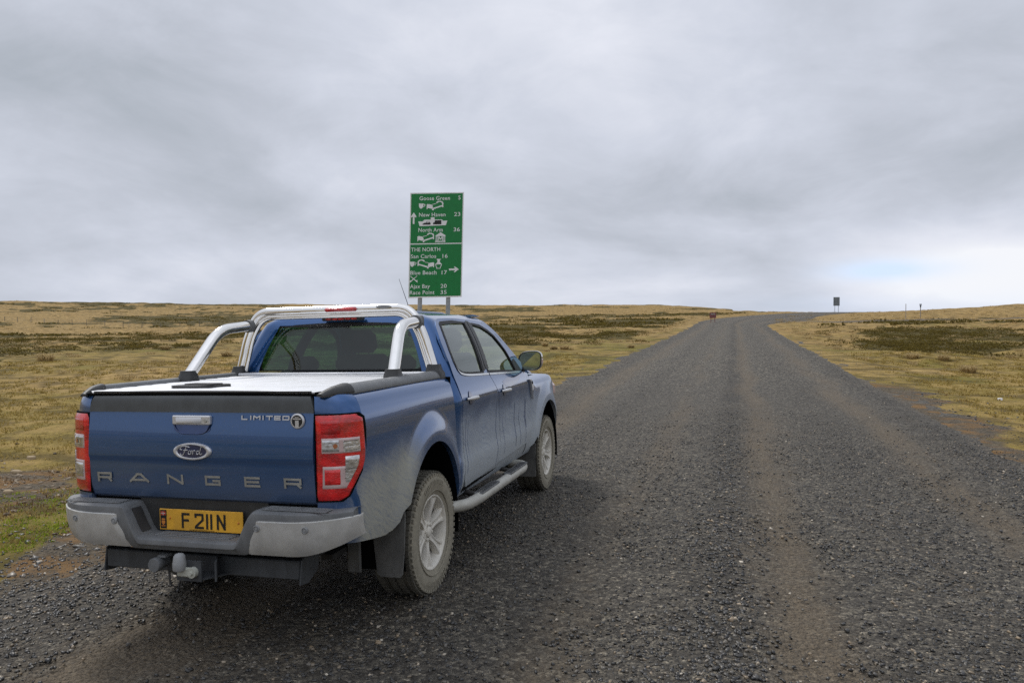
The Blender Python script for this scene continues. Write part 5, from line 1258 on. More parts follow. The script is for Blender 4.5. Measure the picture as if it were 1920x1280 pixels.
    for z in np.linspace(1.24, 1.775, 16):
        y = ya(z); x = float(CABX(min(z, 1.76))) - max(0, z - 1.76) * 2; P.append([(s * (x - .002), y - .055, z), (s * (x + .002), y - .01, z + .003), (s * (x - .010), y + .018, z + .006), (s * (x - .045), y + .030, z + .008), (s * (x - .075), y + .02, z - .012)])
    P = np.array(P); MB().grid(P if s > 0 else P[:, ::-1]).build('windscreen_pillar', 'blue_paint', cab, 50)
    # --- door mirror
    hs = MB(); prof = [(.0, .82), (.35, .98), (.7, .90), (1.0, .55), (1.12, .15)]
    rows_ = []
    for (d, k) in [(-.0, 1.0), (.02, 1.03), (.05, 1.0), (.085, .86), (.11, .6), (.122, .25)]:
        r = []
        for t in np.linspace(0, 2 * PI, 36, endpoint=False):
            cx = math.copysign(abs(math.cos(t)) ** .55, math.cos(t)); cz = math.copysign(abs(math.sin(t)) ** .60, math.sin(t))
            hw = .110 * (1 - .05 * cz); r.append((s * (.952 + hw * cx * k + (.010 * cz)), 2.385 + d + (.02 * cx), 1.378 + .091 * cz * k * (1 - .10 * (cx < 0) * abs(cx))))
        rows_.append(r)
    R_ = np.array(rows_).transpose(1, 0, 2); hs.grid(R_ if s > 0 else R_[:, ::-1], closed_u=True)
    mir = hs.build('door_mirror', 'chrome', truck, 60)
    rim = MB(); rr_ = []
    for (d, k) in ((.004, 1.0), (-.012, .99), (-.014, .93), (.002, .90)):
        r = []
        for t in np.linspace(0, 2 * PI, 36, endpoint=False):
            cx = math.copysign(abs(math.cos(t)) ** .55, math.cos(t)); cz = math.copysign(abs(math.sin(t)) ** .60, math.sin(t)); hw = .110 * (1 - .05 * cz)
            r.append((s * (.952 + hw * cx * k + (.010 * cz)), 2.385 + d + (.02 * cx), 1.378 + .091 * cz * k * (1 - .10 * (cx < 0) * abs(cx))))
        rr_.append(r)
    R2 = np.array(rr_).transpose(1, 0, 2); rim.grid(R2 if s > 0 else R2[:, ::-1], closed_u=True).build('mirror_rim', 'black_plastic', mir, 60)
    g = [(x, y + .010 - .16 * (s * x - .95) * -1.0 * .5, z) for (x, y, z) in rr_[3]]; MB().add(g, [tuple(range(36))]).build('mirror_glass', 'mirror_glass', mir, 0)
    MB().box((s * .862, 2.40, 1.300), (.075, .07, .045), bev=.015).build('mirror_arm', 'black_plastic', mir, 40)
    MB().add([(s * (float(CABX(z)) + .006), y, z) for y, z in ((2.30, 1.293), (2.12, 1.298), (2.085, 1.39), (2.16, 1.41))], [(0, 1, 2, 3)]).build('mirror_base', 'black_plastic', mir, 0)
    MB().box((s * 1.060, 2.425, 1.372), (.02, .045, .050), bev=.009).build('indicator', 'lens_frame', mir, 40)

# --- glazing at the rear
def rearpt(x, z, d=0.0): return (x, yrear(z) - .001 - d + .030 * (abs(x) / .67) ** 3, z)
def rear_loop(k):
    pts = [(-.655 * 1, 1.402), (.655, 1.402), (.675, 1.425), (.660, 1.55), (.612, 1.70), (.575, 1.728), (0, 1.742), (-.575, 1.728), (-.612, 1.70), (-.660, 1.55), (-.675, 1.425)]
    c = np.array([0, 1.57]); return [tuple(c + (np.array(p) - c) + (np.array(p) - c) / np.linalg.norm(np.array(p) - c) * k) for p in pts]
def loop3(k, d, n=96):
    L = rear_loop(k); P = np.array(L + [L[0]]); q = np.concatenate([[0], np.cumsum(np.hypot(*np.diff(P, axis=0).T))]); t = np.linspace(0, q[-1], n, endpoint=False)
    return np.array([rearpt(a, b, d) for a, b in zip(np.interp(t, q, P[:, 0]), np.interp(t, q, P[:, 1]))])
G = np.stack([loop3(.012, -.004), loop3(.012, .005), loop3(-.022, .005), loop3(-.024, -.002)], 1)
seal = MB().grid(G[:, ::-1], closed_u=True).build('rear_window', 'rubber_seal', truck, 50)
xs_ = np.linspace(-1, 1, 21); P = np.array([[rearpt(x * (.675 if z < 1.5 else .675 - (z - 1.5) * .36), z, .001) for x in xs_] for z in np.linspace(1.40, 1.742, 9)])
MB().grid(P[::-1]).build('window_pane', 'rear_glass', seal, 60)
for z in np.linspace(1.44, 1.70, 8):
    pass
bl = MB().box((.022, .520, 1.778), (.330, .050, .034), bev=.008).build('high_brake_light', 'black_plastic', truck, 30)
for k in range(5): MB().box((-.085 + k * .052, .493, 1.776), (.044, .014, .017), bev=.004).build('brake_lens', 'red_lens', bl, 30)
# windscreen
P = []
for z in np.linspace(1.22, 1.785, 14):
    y = ya(z) + .02; hw = float(CABX(min(z, 1.76))) - .04; P.append([(x * hw, y + .14 * (1 - x * x), z) for x in np.linspace(-1, 1, 15)])
MB().grid(np.array(P)[::-1]).build('windscreen', 'windscreen_glass', truck, 60)
P = []
for k, t in enumerate(np.linspace(0, 1, 6)):
    P.append([(x * (.66 - .05 * t), 1.60 + .20 * (1 - t) * (1 - .3 * x * x) + .07, 1.79 + .022 * math.sin(t * PI / 2)) for x in np.linspace(-1, 1, 11)])
MB().grid(np.array(P)).build('roof_front', 'blue_paint', cab, 60)
# --- bonnet and nose
P = []
for t in np.linspace(0, 1, 22):
    y = 2.70 + 1.42 * t; zc = 1.262 - .075 * t - .10 * max(0, t - .72) ** 1.5 * 6; hw = .80 + nose(y) * .95; r = []
    for x in np.linspace(-1, 1, 21): r.append((x * hw, y + (0 if t < .8 else (1 - x * x) * .10 * (t - .8) / .2), zc - .035 * abs(x) ** 3 + .012 * math.exp(-((abs(x) - .62) / .13) ** 2)))
    P.append(r)
MB().grid(np.array(P)[::-1]).build('bonnet', 'blue_paint', truck, 50)
m = MB(); P = []
for z in (1.06, .98, .88, .74, .60, .48):
    P.append([(x * (.78 - .02 * 0), 4.20 + .03 * (1.06 - z) - .26 * abs(x) ** 3.2, z) for x in np.linspace(-1, 1, 17)])
m.grid(np.array(P)); nosep = m.build('front_bumper', 'blue_paint', truck, 50)
for k in range(3): MB().box((0, 4.225, 1.0 - .085 * k), (1.0, .03, .045), bev=.01).build('grille_bar', 'chrome', nosep, 30)
for s in (1, -1):
    MB().box((s * .66, 4.05, .985), (.30, .20, .17), R=np.array(Matrix.Rotation(math.radians(-s * 24), 3, 'Z')), bev=.04).build('headlight', 'lens_frame', truck, 40)
MB().box((0, 2.76, 1.215), (1.45, .20, .05), bev=.02).build('cowl', 'black_plastic', truck, 40)
# antenna at the front of the roof
MB().tube([(-.030, 1.90, 1.80), (-.012, 1.78, 1.93), (.028, 1.52, 2.128)], [.0045, .0030, .0016], 6).build('aerial', 'rubber_seal', truck, 60)

# --- interior
def seat(x, y, w, parent_name='front_seat', hr=True, top=1.47):
    st = MB().box((x, y + .28, .83), (w, .52, .18), bev=.05).build(parent_name, 'seat_cloth', truck, 60)
    R = np.array(Matrix.Rotation(math.radians(14), 3, 'X'))
    MB().box((x, y, (top + .86) / 2), (w, .15, top - .82), R=R, bev=.06).build('backrest', 'seat_cloth', st, 60)
    if hr:
        hy = y - .085; hz = top + .125
        MB().box((x, hy, hz), (.275, .11, .21), R=R, bev=.05).build('headrest', 'seat_cloth', st, 60)
        mm = MB()
        for q in (-.05, .05): mm.tube([(x + q, y - .055, top - .02), (x + q, hy, hz - .05)], .007, 6)
        mm.build('headrest_post', 'chrome', st, 60)
    return st
seat(.40, 1.74, .52); seat(-.40, 1.74, .52)
bs = MB().box((0, .98, .86), (1.30, .50, .18), bev=.05).build('rear_bench', 'seat_cloth', truck, 60)
MB().box((0, .72, 1.13), (1.30, .14, .52), R=np.array(Matrix.Rotation(math.radians(8), 3, 'X')), bev=.05).build('backrest', 'seat_cloth', bs, 60)
for x in (-.40, .40, 0): MB().box((x, .665, 1.435), (.26, .09, .13), bev=.045).build('headrest', 'seat_cloth', bs, 60)
MB().box((0, 2.50, 1.13), (1.42, .42, .24), bev=.06).build('dashboard', 'dash_plastic', truck, 60)
MB().box((0, 1.5, .60), (1.55, 2.1, .03)).build('cab_floor', 'dash_plastic', truck, 0)
for s in (1, -1):
    MB().box((s * .80, 1.55, .96), (.03, 2.0, .60), bev=.01).build('door_lining', 'dash_plastic', truck, 30)
MB().box((.0, 1.15, 1.778), (1.10, 1.1, .012)).build('roof_lining', 'grey_cap', truck, 0)
m = MB(); R = Matrix.Rotation(math.radians(-64), 3, 'X'); ringp = [tuple(Vector((.38, 2.16, 1.20)) + R @ Vector((.185 * math.cos(t), .185 * math.sin(t), 0))) for t in np.linspace(0, 2 * PI, 33)]
m.tube(ringp, .016, 8, caps=False)
for a in (0, PI, -PI / 2): m.tube([(.38, 2.16, 1.20), tuple(Vector((.38, 2.16, 1.20)) + R @ Vector((.18 * math.cos(a), .18 * math.sin(a), 0)))], .02, 6)
m.tube([(.38, 2.16, 1.20), (.38, 2.42, 1.10)], .03, 8); m.build('steering_wheel', 'rubber_seal', truck, 60)
MB().box((0, 2.02, 1.660), (.24, .03, .065), bev=.015).build('inside_mirror', 'rubber_seal', truck, 40)

# --- sports bar
def hoop(off, r, y):
    w = .775 - off; ztop = 1.838 - off
    return fillet([(w, y + .005, 1.405), (w - .078, y, 1.67), (w - .170, y, ztop), (-(w - .170), y, ztop), (-(w - .078), y, 1.67), (-w, y + .005, 1.405)], [.16, .19, .19, .16], 12)
bar = MB().tube(hoop(0, .030, .398), .031, 18).build('sports_bar', 'stainless', truck, 60)
MB().tube(hoop(.040, .018, .402), .020, 14).build('inner_tube', 'stainless', bar, 60)
for s in (1, -1):
    MB().tube(fillet([(s * .742, -.205, 1.41), (s * .684, .040, 1.708), (s * .664, .372, 1.738)], .11, 12), .0385, 18).build('side_strut', 'stainless', bar, 60)
    m = MB().tube([(s * .667, .335, 1.735), (s * .664, .378, 1.738)], .0465, 18); m.box((s * .668, .392, 1.737), (.085, .03, .09), bev=.02); m.build('strut_clamp', 'grey_plastic', bar, 50)
    for (y, x) in ((.397, .775), (-.212, .744)):
        m = MB(); P = []
        for (z, hx, hy) in ((1.357, .062, .075), (1.380, .060, .070), (1.402, .052, .060), (1.425, .046, .048), (1.440, .044, .044)):
            P.append([(s * (x + (.008 if z < 1.40 else 0) + hx * math.copysign(abs(math.cos(t)) ** .6, math.cos(t))), y + hy * math.copysign(abs(math.sin(t)) ** .6, math.sin(t)), z - (.02 if (math.cos(t) > .5 and z < 1.37) else 0)) for t in np.linspace(0, 2 * PI, 28, endpoint=False)])
        P = np.array(P).transpose(1, 0, 2); m.grid(P if s > 0 else P[:, ::-1], closed_u=True); m.add([p[-1] for p in P], [tuple(range(28))]); m.build('bar_foot', 'black_plastic', bar, 50)
rl = MB().box((.088, .363, 1.838), (.255, .036, .030), bev=.012).build('bar_brake_light', 'red_dark_lens', bar, 50)
m = MB(); ol = [(.42 + .058 * math.cos(t), .366, 1.846 + .012 * math.sin(t)) for t in np.linspace(0, 2 * PI, 24, endpoint=False)]; m.add(ol + [(x, y - .006, z) for x, y, z in ol], [tuple(range(24, 48))] + [(i, (i + 1) % 24, 24 + (i + 1) % 24, 24 + i) for i in range(24)]); m.build('bar_badge', 'grey_cap', bar, 40)

# --- side steps
for s in (1, -1):
    st = MB().tube(fillet([(s * .78, .33, .45), (s * .955, .44, .455), (s * .985, .62, .458), (s * .985, 1.95, .452), (s * .93, 2.12, .450), (s * .80, 2.14, .452)], [.10, .10, .09, .06], 8), .040, 16).build('side_step', 'step_tube', truck, 60)
    for (y0, y1) in ((.66, 1.14), (1.43, 2.00)):
        m = MB(); loop = [(y0, -.022), (y0 + .03, -.034), (y1 - .03, -.034), (y1, -.022), (y1, .022), (y1 - .03, .034), (y0 + .03, .034), (y0, .022)]
        m.prism([(q, p) for p, q in loop], (s * .982, 0, .486), (s, 0, 0), (0, 1, 0), (0, 0, .010))
        tp2 = m.build('step_pad', 'grey_plastic', st, 30)
        m = MB()
        for k in range(4): m.box((s * (.982 - .021 + .014 * k), (y0 + y1) / 2, .4975), (.005, y1 - y0 - .07, .004))
        m.build('grip_rib', 'rubber_seal', tp2, 0)
    for y in (.8, 1.75): MB().tube([(s * .96, y, .45), (s * .60, y, .52)], .02, 8).build('step_bracket', 'chassis_black', st, 50)

# --- wheels
def tyre_mesh():
    prof = [(-.115, .235), (-.128, .27), (-.134, .305), (-.132, .340), (-.122, .366), (-.108, .377), (-.06, .3800), (-.058, .371), (-.046, .371), (-.044, .381), (-.006, .382), (-.004, .372), (.008, .372), (.010, .382), (.044, .381), (.046, .371), (.058, .371), (.06, .3800), (.108, .377), (.122, .366), (.132, .340), (.134, .305), (.128, .27), (.115, .235)]
    m = MB().lathe(prof, 96, 'x', close=True)
    for k in range(60):
        a = 2 * PI * (k + .5) / 60
        for (x, w, da) in ((-.094, .040, 0), (-.026, .036, .03), (.026, .036, -.03), (.094, .040, 0)):
            aa = a + da; R = np.array(Matrix.Rotation(aa - PI / 2, 3, 'X')); sk = np.array(Matrix.Rotation(.25 if abs(x) < .05 else .08, 3, 'Z'))
            m.box((x, .3825 * math.cos(aa), .3825 * math.sin(aa)), (w, .029, .010), R=R @ sk)
        m.box((.124, .362 * math.cos(a), .362 * math.sin(a)), (.012, .022, .020), R=np.array(Matrix.Rotation(a - PI / 2, 3, 'X')))
        m.box((-.124, .362 * math.cos(a), .362 * math.sin(a)), (.012, .022, .020), R=np.array(Matrix.Rotation(a - PI / 2, 3, 'X')))
    # raised ring and marks on the outer wall
    m.lathe([(.129, .262), (.1335, .264), (.1345, .268), (.131, .270)], 72, 'x')
    for k in range(14):
        a = math.radians(60 + k * 4.3); m.box((.1355, .318 * math.cos(a), .318 * math.sin(a)), (.004, .013, .026), R=np.array(Matrix.Rotation(a - PI / 2, 3, 'X')))
        a = math.radians(240 + k * 4.3); m.box((.1355, .318 * math.cos(a), .318 * math.sin(a)), (.004, .013, .026), R=np.array(Matrix.Rotation(a - PI / 2, 3, 'X')))
    return m
def rim_mesh():
    m = MB().lathe([(-.10, .222), (-.09, .214), (.0, .205), (.085, .212), (.105, .222), (.112, .232), (.116, .236), (.119, .233), (.117, .226), (.104, .218), (.092, .214), (.06, .206), (-.06, .200)], 72, 'x')
    m.lathe([(.03, .085), (.075, .078), (.085, .062), (.088, .045), (.084, .040)], 36, 'x')
    for k in range(6):
        a0 = 2 * PI * k / 6 + .26
        P = []                        # broad spoke, flaring towards the rim, with a shallow groove down its middle
        for (r, w_, xo, gv) in ((.050, .028, .082, .002), (.090, .022, .088, .004), (.130, .024, .095, .007), (.170, .033, .102, .010), (.200, .045, .107, .011), (.222, .058, .109, .010)):
            c_ = np.array([r * math.cos(a0), r * math.sin(a0)]); tg = np.array([-math.sin(a0), math.cos(a0)])
            P.append([(xo - dx2, *(c_ + tg * w_ * q)) for q, dx2 in ((-1, .045), (-.97, .006), (-.88, 0), (-.50, .001), (-.34, gv), (.34, gv), (.50, .001), (.88, 0), (.97, .006), (1, .045))])
        m.grid(np.array(P))
        a = a0 + PI / 6; m.lathe([(.078, .010), (.094, .009), (.096, .0001)], 6, 'x', (0, .052 * math.cos(a), .052 * math.sin(a)))
    return m
TY = tyre_mesh(); RM = rim_mesh()
first = {}
for (x, y) in ((.78, 0), (.78, 3.22), (-.78, 0), (-.78, 3.22)):
    if not first:
        w = MB().lathe([(-.04, .0001), (-.04, .150), (.0, .152), (.0, .060), (.02, .060), (.02, .0001)], 40, 'x').build('wheel', 'brake_dark', truck, 40)
        t_ = TY.build('tyre', 'tyre_rubber', w, 35); r_ = RM.build('rim', 'wheel_silver', w, 35)
        h_ = MB().lathe([(.080, .036), (.092, .034), (.097, .028), (.098, .0001)], 32, 'x').build('hub_cap', 'wheel_silver', w, 50)
        first = dict(w=w, k=(t_, r_, h_))
    else:
        w = first['w'].copy(); COL.objects.link(w); w.parent = truck
        for c_ in first['k']: c2 = c_.copy(); COL.objects.link(c2); c2.parent = w
    w.location = (x, y, .385); w.rotation_euler = (.55 if y else .05, 0, 0 if x > 0 else PI)
# --- mud flaps
for s in (1, -1):
    m = MB(); P = [(.735, .255), (.755, .242), (.880, .242), (.893, .258), (.908, .40), (.918, .60), (.90, .78), (.72, .78), (.70, .60)]
    m.prism([(s * a, b) for a, b in P], (0, -.478, 0), (1, 0, 0), (0, 0, 1), (0, .012, 0)); m.build('mud_flap', 'mudflap', truck, 30)
    m = MB().box((s * .60, -.50, .36), (.09, .02, .20), bev=.01); m.build('flap_bracket', 'mudflap', truck, 30)
    m = MB(); P = [(.70, .22), (.90, .22), (.905, .55), (.70, .60)]; m.prism([(s * a, b) for a, b in P], (0, 2.725, 0), (1, 0, 0), (0, 0, 1), (0, .012, 0)); m.build('mud_flap', 'mudflap', truck, 30)
# ------------------------------------------------------------------ green direction sign
def height1(x, y): return float(height(np.array([float(x)]), np.array([float(y)]))[0])
def ray(px, d): return ((px - 960) / 1422 * d, d)
U = .0125
sd = 17.8; sx_, sy_ = ray(818, sd)
gz = height1(sx_, sy_)
sign = thing('direction_sign', 'tall green road sign with white place names and two grey posts', 'road sign', (sx_, sy_, gz), math.radians(3.0))
ztop = 1.653 + (612 - 362) / 1422 * sd - gz
class SignFace:                       # plane of the board, leaning slightly to the right
    lean = math.radians(1.3)
    def pt(s, u, v, d=0.0):
        x = (u - 50) * U; z = -(v - 98) * U; c, sn = math.cos(s.lean), math.sin(s.lean)
        return (x * c + z * sn, -d, ztop - 98 * U - x * sn * -1.0 * 1.0 + z * c - 2 * x * sn * 0)
SF = SignFace()
def poly_part(name, polys, mat, parent, d=.004, th=.0015):
    m = MB()
    for i, pl in enumerate(polys):
        a = [SF.pt(u, v, d + .0002 * i) for u, v in pl]; b = [SF.pt(u, v, d + th + .0002 * i) for u, v in pl]; k = len(pl)
        m.add(a + b, [tuple(range(k, 2 * k))] + [(j, (j + 1) % k, k + (j + 1) % k, k + j) for j in range(k)])
    return m.build(name, mat, parent, 0)
def rect(u0, v0, u1, v1): return [(u0, v0), (u1, v0), (u1, v1), (u0, v1)]
board = MB(); a = [SF.pt(*p, 0) for p in rect(0, 0, 100, 196)]; b = [SF.pt(*p, -.02) for p in rect(0, 0, 100, 196)]
board.add(a + b, [(0, 1, 2, 3), (7, 6, 5, 4)] + [(j, (j + 1) % 4, 4 + (j + 1) % 4, 4 + j) for j in range(4)]); board = board.build('sign_board', 'sign_white', sign, 0)
poly_part('green_panel', [rect(2, 2, 98, 94.3)], 'sign_green', board, .001, .001); poly_part('green_panel', [rect(2, 96.4, 98, 193.6)], 'sign_green', board, .001, .001)
def sign_text(txt, u0, u1, vb, cap=7.5):
    v, f = text_mesh(txt, .008); a, b = v.min(0), v.max(0); uu = u0 + (v[:, 0] - a[0]) / (b[0] - a[0]) * (u1 - u0); vv = vb - v[:, 1] * (cap / .729)
    mesh_obj('lettering', [SF.pt(p, q, .004) for p, q in zip(uu, vv)], f, 'sign_white', board, 0)
for t in (('Goose Green', 17.3, 74, 14.0), ('5', 89.6, 94, 13.6), ('New Haven', 17, 66.5, 44.6), ('23', 82.5, 94, 44.4), ('North Arm', 16.5, 62, 73.0), ('36', 82, 94, 73.0),
          ('THE NORTH', 3.6, 57.8, 109.4), ('San Carlos', 3.2, 50.5, 122.0), ('16', 62.5, 72, 122.2), ('Blue Beach', 3.0, 52, 152.6), ('17', 61.5, 71.5, 152.8), ('Ajax Bay', 2.8, 40, 178.0), ('20', 60, 71.5, 178.2), ('Race Point', 2.8, 48.8, 189.6), ('35', 60, 71.5, 189.8)):
    sign_text(*t)
def tx(polys, u0, v0, w, h): return [[(u0 + p[0] * w, v0 + p[1] * h) for p in q] for q in polys]
CUP = [[(0, 0), (.72, 0), (.70, .45), (.60, .80), (.45, 1), (.25, 1), (.10, .80), (.02, .45)], [(.70, .08), (.86, .08), (.86, .20), (.72, .20)], [(.86, .08), (1, .20), (1, .42), (.88, .42), (.88, .24), (.80, .14)], [(1, .42), (.80, .72), (.68, .72), (.70, .60), (.78, .60), (.88, .42)]]
BED = [[(0, .38), (.06, .33), (.24, .38), (.34, .46), (.37, .58), (.37, .86), (.20, .80), (.05, .74), (0, .80)], [(0, .74), (.05, .74), (.05, .88), (0, .88)], [(.33, .86), (.42, .86), (.42, 1), (.33, 1)], [(.37, .76), (1, .42), (1, .56), (.40, .90)],
       [(.93, .42), (1, .42), (1, .70), (.95, .70), (.93, .58)], [(.93, .20), (1, .22), (1, .48), (.93, .48)], [(.56, .22), (.62, .06), (.74, 0), (.88, .03), (.97, .12), (1, .24), (.92, .24), (.84, .13), (.74, .12), (.66, .18), (.63, .26)], [(.28, .38), (.56, .27), (.58, .31), (.32, .42)]]
BEDM = [[(1 - a, b) for a, b in q][::-1] for q in BED]
poly_part('arrow', [rect(5.6, 42, 8.9, 58), [(7.2, 36.6), (12, 43.5), (12, 46), (10, 45.5), (7.2, 41.8), (4.4, 45.5), (2.4, 46), (2.4, 43.5)], [(7.2, 37), (9.5, 41), (9.0, 44.5), (5.4, 44.5), (5.0, 41)]], 'sign_white', board)
poly_part('arrow', [rect(75, 142.4, 91, 145.8), [(93.5, 144.1), (86.5, 149.2), (84.0, 149.2), (88.2, 144.1), (84.0, 139), (86.5, 139)], [(92, 144.1), (88, 147), (85.5, 145.6), (85.5, 142.6), (88, 141.2)]], 'sign_white', board)
poly_part('cup_pictogram', tx(CUP, 16.3, 20.2, 12.0, 9.3), 'sign_white', board); poly_part('bed_pictogram', tx(BED, 31, 15.5, 31, 17.6), 'sign_white', board)
poly_part('bed_pictogram', tx(BED, 15, 75.0, 30.8, 17.4), 'sign_white', board)
poly_part('cup_pictogram', tx(CUP, 2.0, 128.4, 11.8, 9.3), 'sign_white', board); poly_part('bed_pictogram', tx(BEDM, 16.3, 124.4, 30.8, 17.4), 'sign_white', board)
fy = poly_part('ferry_pictogram', [[(15.8, 53.6), (24, 53.6), (27, 50.4), (60, 50.4), (62, 53.0), (70.2, 52.6), (67.5, 61.2), (18.5, 62.4)], rect(39, 46.2, 46.2, 51)], 'sign_white', board)
poly_part('vehicle_pictogram', [[(24, 58.3), (27, 56.4), (30, 56.0), (32, 53.8), (36, 53.6), (38, 56.0), (39, 57.0), (39, 59.6), (24, 59.6)]], 'sign_black', board, .0065)
poly_part('vehicle_pictogram', [[(43.4, 58.2), (43.8, 55.6), (46.5, 55.4), (46.5, 52.2), (48, 51.8), (59, 51.8), (59, 59.4), (43.4, 59.4)]], 'sign_black', board, .0065)
poly_part('car_window', [[(31.0, 56.0), (32.6, 54.4), (35.8, 54.3), (37, 56.0)], rect(44.6, 54.0, 46.0, 55.6)], 'sign_white', board, .0085)
poly_part('museum_pictogram', [[(58, 74.2), (67.3, 80.2), (67.3, 81.6), (48.6, 81.6), (48.6, 80.2)], rect(48, 90.6, 67.4, 92.4), rect(49.2, 81.5, 50.6, 90.8), rect(51.6, 81.5, 52.6, 90.8), rect(63.3, 81.5, 64.3, 90.8), rect(65.3, 81.5, 66.6, 90.8),
    rect(53.8, 82.2, 55.2, 90), rect(60.8, 82.2, 62.2, 90), [(53.8, 82.2), (55.6, 82.2), (58.6, 87.0), (57.4, 88.4)], [(62.2, 82.2), (60.4, 82.2), (57.4, 87.0), (58.6, 88.4)]], 'sign_white', board)
poly_part('vase_pictogram', [[(51, 124.0), (59.8, 124.0), (57.4, 127.0), (58, 130.2), (60.6, 133.2), (50, 133.2), (52.8, 130.2), (53.4, 127.0)], [(50, 133.0), (60.6, 133.0), (61, 134.2), (49.6, 134.2)],
    [(49.2, 133.0), (50.6, 133.0), (50.8, 136), (49.4, 136)], [(60.0, 133.0), (61.4, 133.0), (61.2, 136), (59.8, 136)], [(49.4, 135.8), (50.7, 135.8), (53.2, 141.2), (52, 142)], [(59.9, 135.8), (61.2, 135.8), (58.6, 142), (57.4, 141.2)], rect(51.9, 141.2, 58.7, 142.3)], 'sign_white', board)
poly_part('crossed_rifles', [[(2.6, 155.4), (3.6, 154.8), (16.6, 165.6), (16.9, 167.4), (14.8, 166.4)], [(16.4, 154.9), (15.4, 154.6), (2.2, 165.8), (2.0, 167.6), (4.0, 166.6)], [(1.6, 164.4), (3.4, 162.6), (5.0, 164.2), (3.2, 165.6)], [(17.2, 164.2), (15.6, 162.4), (13.6, 164.2), (15.4, 165.4)]], 'sign_white', board)
for u in (21.5, 74.5):
    x0 = (u - 50) * U; zt = ztop - 4 * U; p0 = SF.pt(u, 196, -.07); ln = math.tan(SF.lean)
    MB().tube([(p0[0] - (p0[2] + .5) * ln, .075, -.5), (p0[0] + (zt - p0[2]) * ln, .075, zt)], .052, 14).build('post', 'galvanised', sign, 60)
for v in (20, 78, 118, 176):
    m = MB(); p0 = SF.pt(4, v, 0); p1 = SF.pt(96, v, 0); m.box(((p0[0] + p1[0]) / 2, .028, (p0[2] + p1[2]) / 2), (1.15, .012, .04), R=np.array(Matrix.Rotation(SF.lean, 3, 'Y'))); m.build('backing_rail', 'galvanised', sign, 0)

# ------------------------------------------------------------------ distant sign seen from behind
d = 195; x, y = ray(1568, d); gz = height1(x, y); zt = 1.653 + (612 - 557.0) / 1422 * d - gz; zb = 1.653 + (612 - 573.2) / 1422 * d - gz
bs_ = thing('sign_from_behind', 'distant grey back of a road sign on two posts on the skyline', 'road sign', (x, y, gz), math.radians(-14))
MB().box((0, 0, (zt + zb) / 2), (1.50, .03, zt - zb)).build('sign_board', 'sign_back', bs_, 0)
for k in range(3): MB().box((0, -.03, zb + (zt - zb) * (.22 + .28 * k)), (1.45, .04, .10)).build('backing_rail', 'sign_back_rail', bs_, 0)
for q in (-.42, .42): MB().tube([(q, -.09, -.4), (q, -.09, zt - .05)], .055, 10).build('post', 'sign_back_rail', bs_, 60)
# red board sign beside the road
d = 100; x, y = ray(1336.5, d); gz = height1(x, y)
rs = thing('red_sign', 'small faded red board sign on short legs at the left road edge far ahead', 'road sign', (x, y, gz), math.radians(-8))
MB().box((0, 0, .95), (.84, .03, .72), bev=.01).build('sign_board', 'sign_red', rs, 0)
MB().box((0, -.02, 1.10), (.56, .012, .12)).build('sign_band', 'letter_grey', rs, 0)
for q in (-.25, .25): MB().box((q, .03, .35), (.07, .05, 1.1)).build('leg', 'sign_red', rs, 0)
# marker posts on the right
d = 112; x, y = ray(1725.5, d); gz = height1(x, y)
kz = (1.653 + (612 - 571.0) / 1422 * d - gz) / 2.95; mp = thing('marker_post', 'thick pale post with dark forked head standing on the right moor', 'post', (x, y, gz))
MB().tube([(0, 0, -.3), (0, 0, 2.35 * kz)], .06, 8).build('shaft', 'post_pale', mp, 60)
m = MB(); q = 2.35 * kz; m.tube([(0, 0, q), (0, 0, q + .22)], .09, 8); m.box((-.085, 0, q + .42), (.08, .08, .20)); m.box((.085, 0, q + .42), (.08, .08, .20)); m.box((0, 0, q + .28), (.24, .08, .12)); m.build('forked_head', 'post_dark', mp, 20)
x, y = ray(1698.0, 112); gz = height1(x, y)
t = MB().tube([(0, 0, -.3), (0, 0, 1.653 + (612 - 569.5) / 1422 * 112 - gz)], .045, 8).build('thin_post', 'post_pale', None, 60); t.location = (x, y, gz); tag(t, 'thin pale pole left of the forked marker post on the right moor', 'post')

# ------------------------------------------------------------------ fences
def fence(pts, label, nposts, h, wires, mat='post_wood', pw=.05, pale=()):
    P0 = np.array(pts, float); k = np.concatenate([[0], np.cumsum(np.hypot(*np.diff(P0, axis=0).T))]); q = np.linspace(0, k[-1], nposts)
    X_, Y_ = np.interp(q, k, P0[:, 0]), np.interp(q, k, P0[:, 1]); Zs = height(X_, Y_); o0 = (X_[0], Y_[0], Zs[0])
    fo = thing('wire_fence', label, 'fence', o0); me = None
    for i in range(nposts):
        m = MB(); hh = h * random.uniform(.92, 1.06); m.box((0, 0, hh / 2 - .15), (pw, pw, hh + .3), bev=.008)
        p = m.build('post', 'post_pale' if i in pale else mat, fo, 0); p.location = (X_[i] - o0[0], Y_[i] - o0[1], Zs[i] - o0[2]); p.rotation_euler = (random.uniform(-.04, .04), random.uniform(-.05, .05), random.uniform(0, 1))
    for w in wires: MB().tube([(X_[i] - o0[0], Y_[i] - o0[1], Zs[i] - o0[2] + h * w) for i in range(nposts)], .008, 4).build('wire', 'wire', fo, 60)
    return fo
fence([ray(-60, 175), ray(163, 158), ray(415, 150), ray(560, 146), ray(700, 150)], 'low wire fence crossing the left moor behind the truck', 24, 1.15, (.35, .62, .9), pw=.09, pale=(5, 6))
fence([ray(1040, 345), ray(1150, 330)], 'row of short fence posts on the skyline ahead of the truck', 12, 1.15, (.9,), pw=.09)

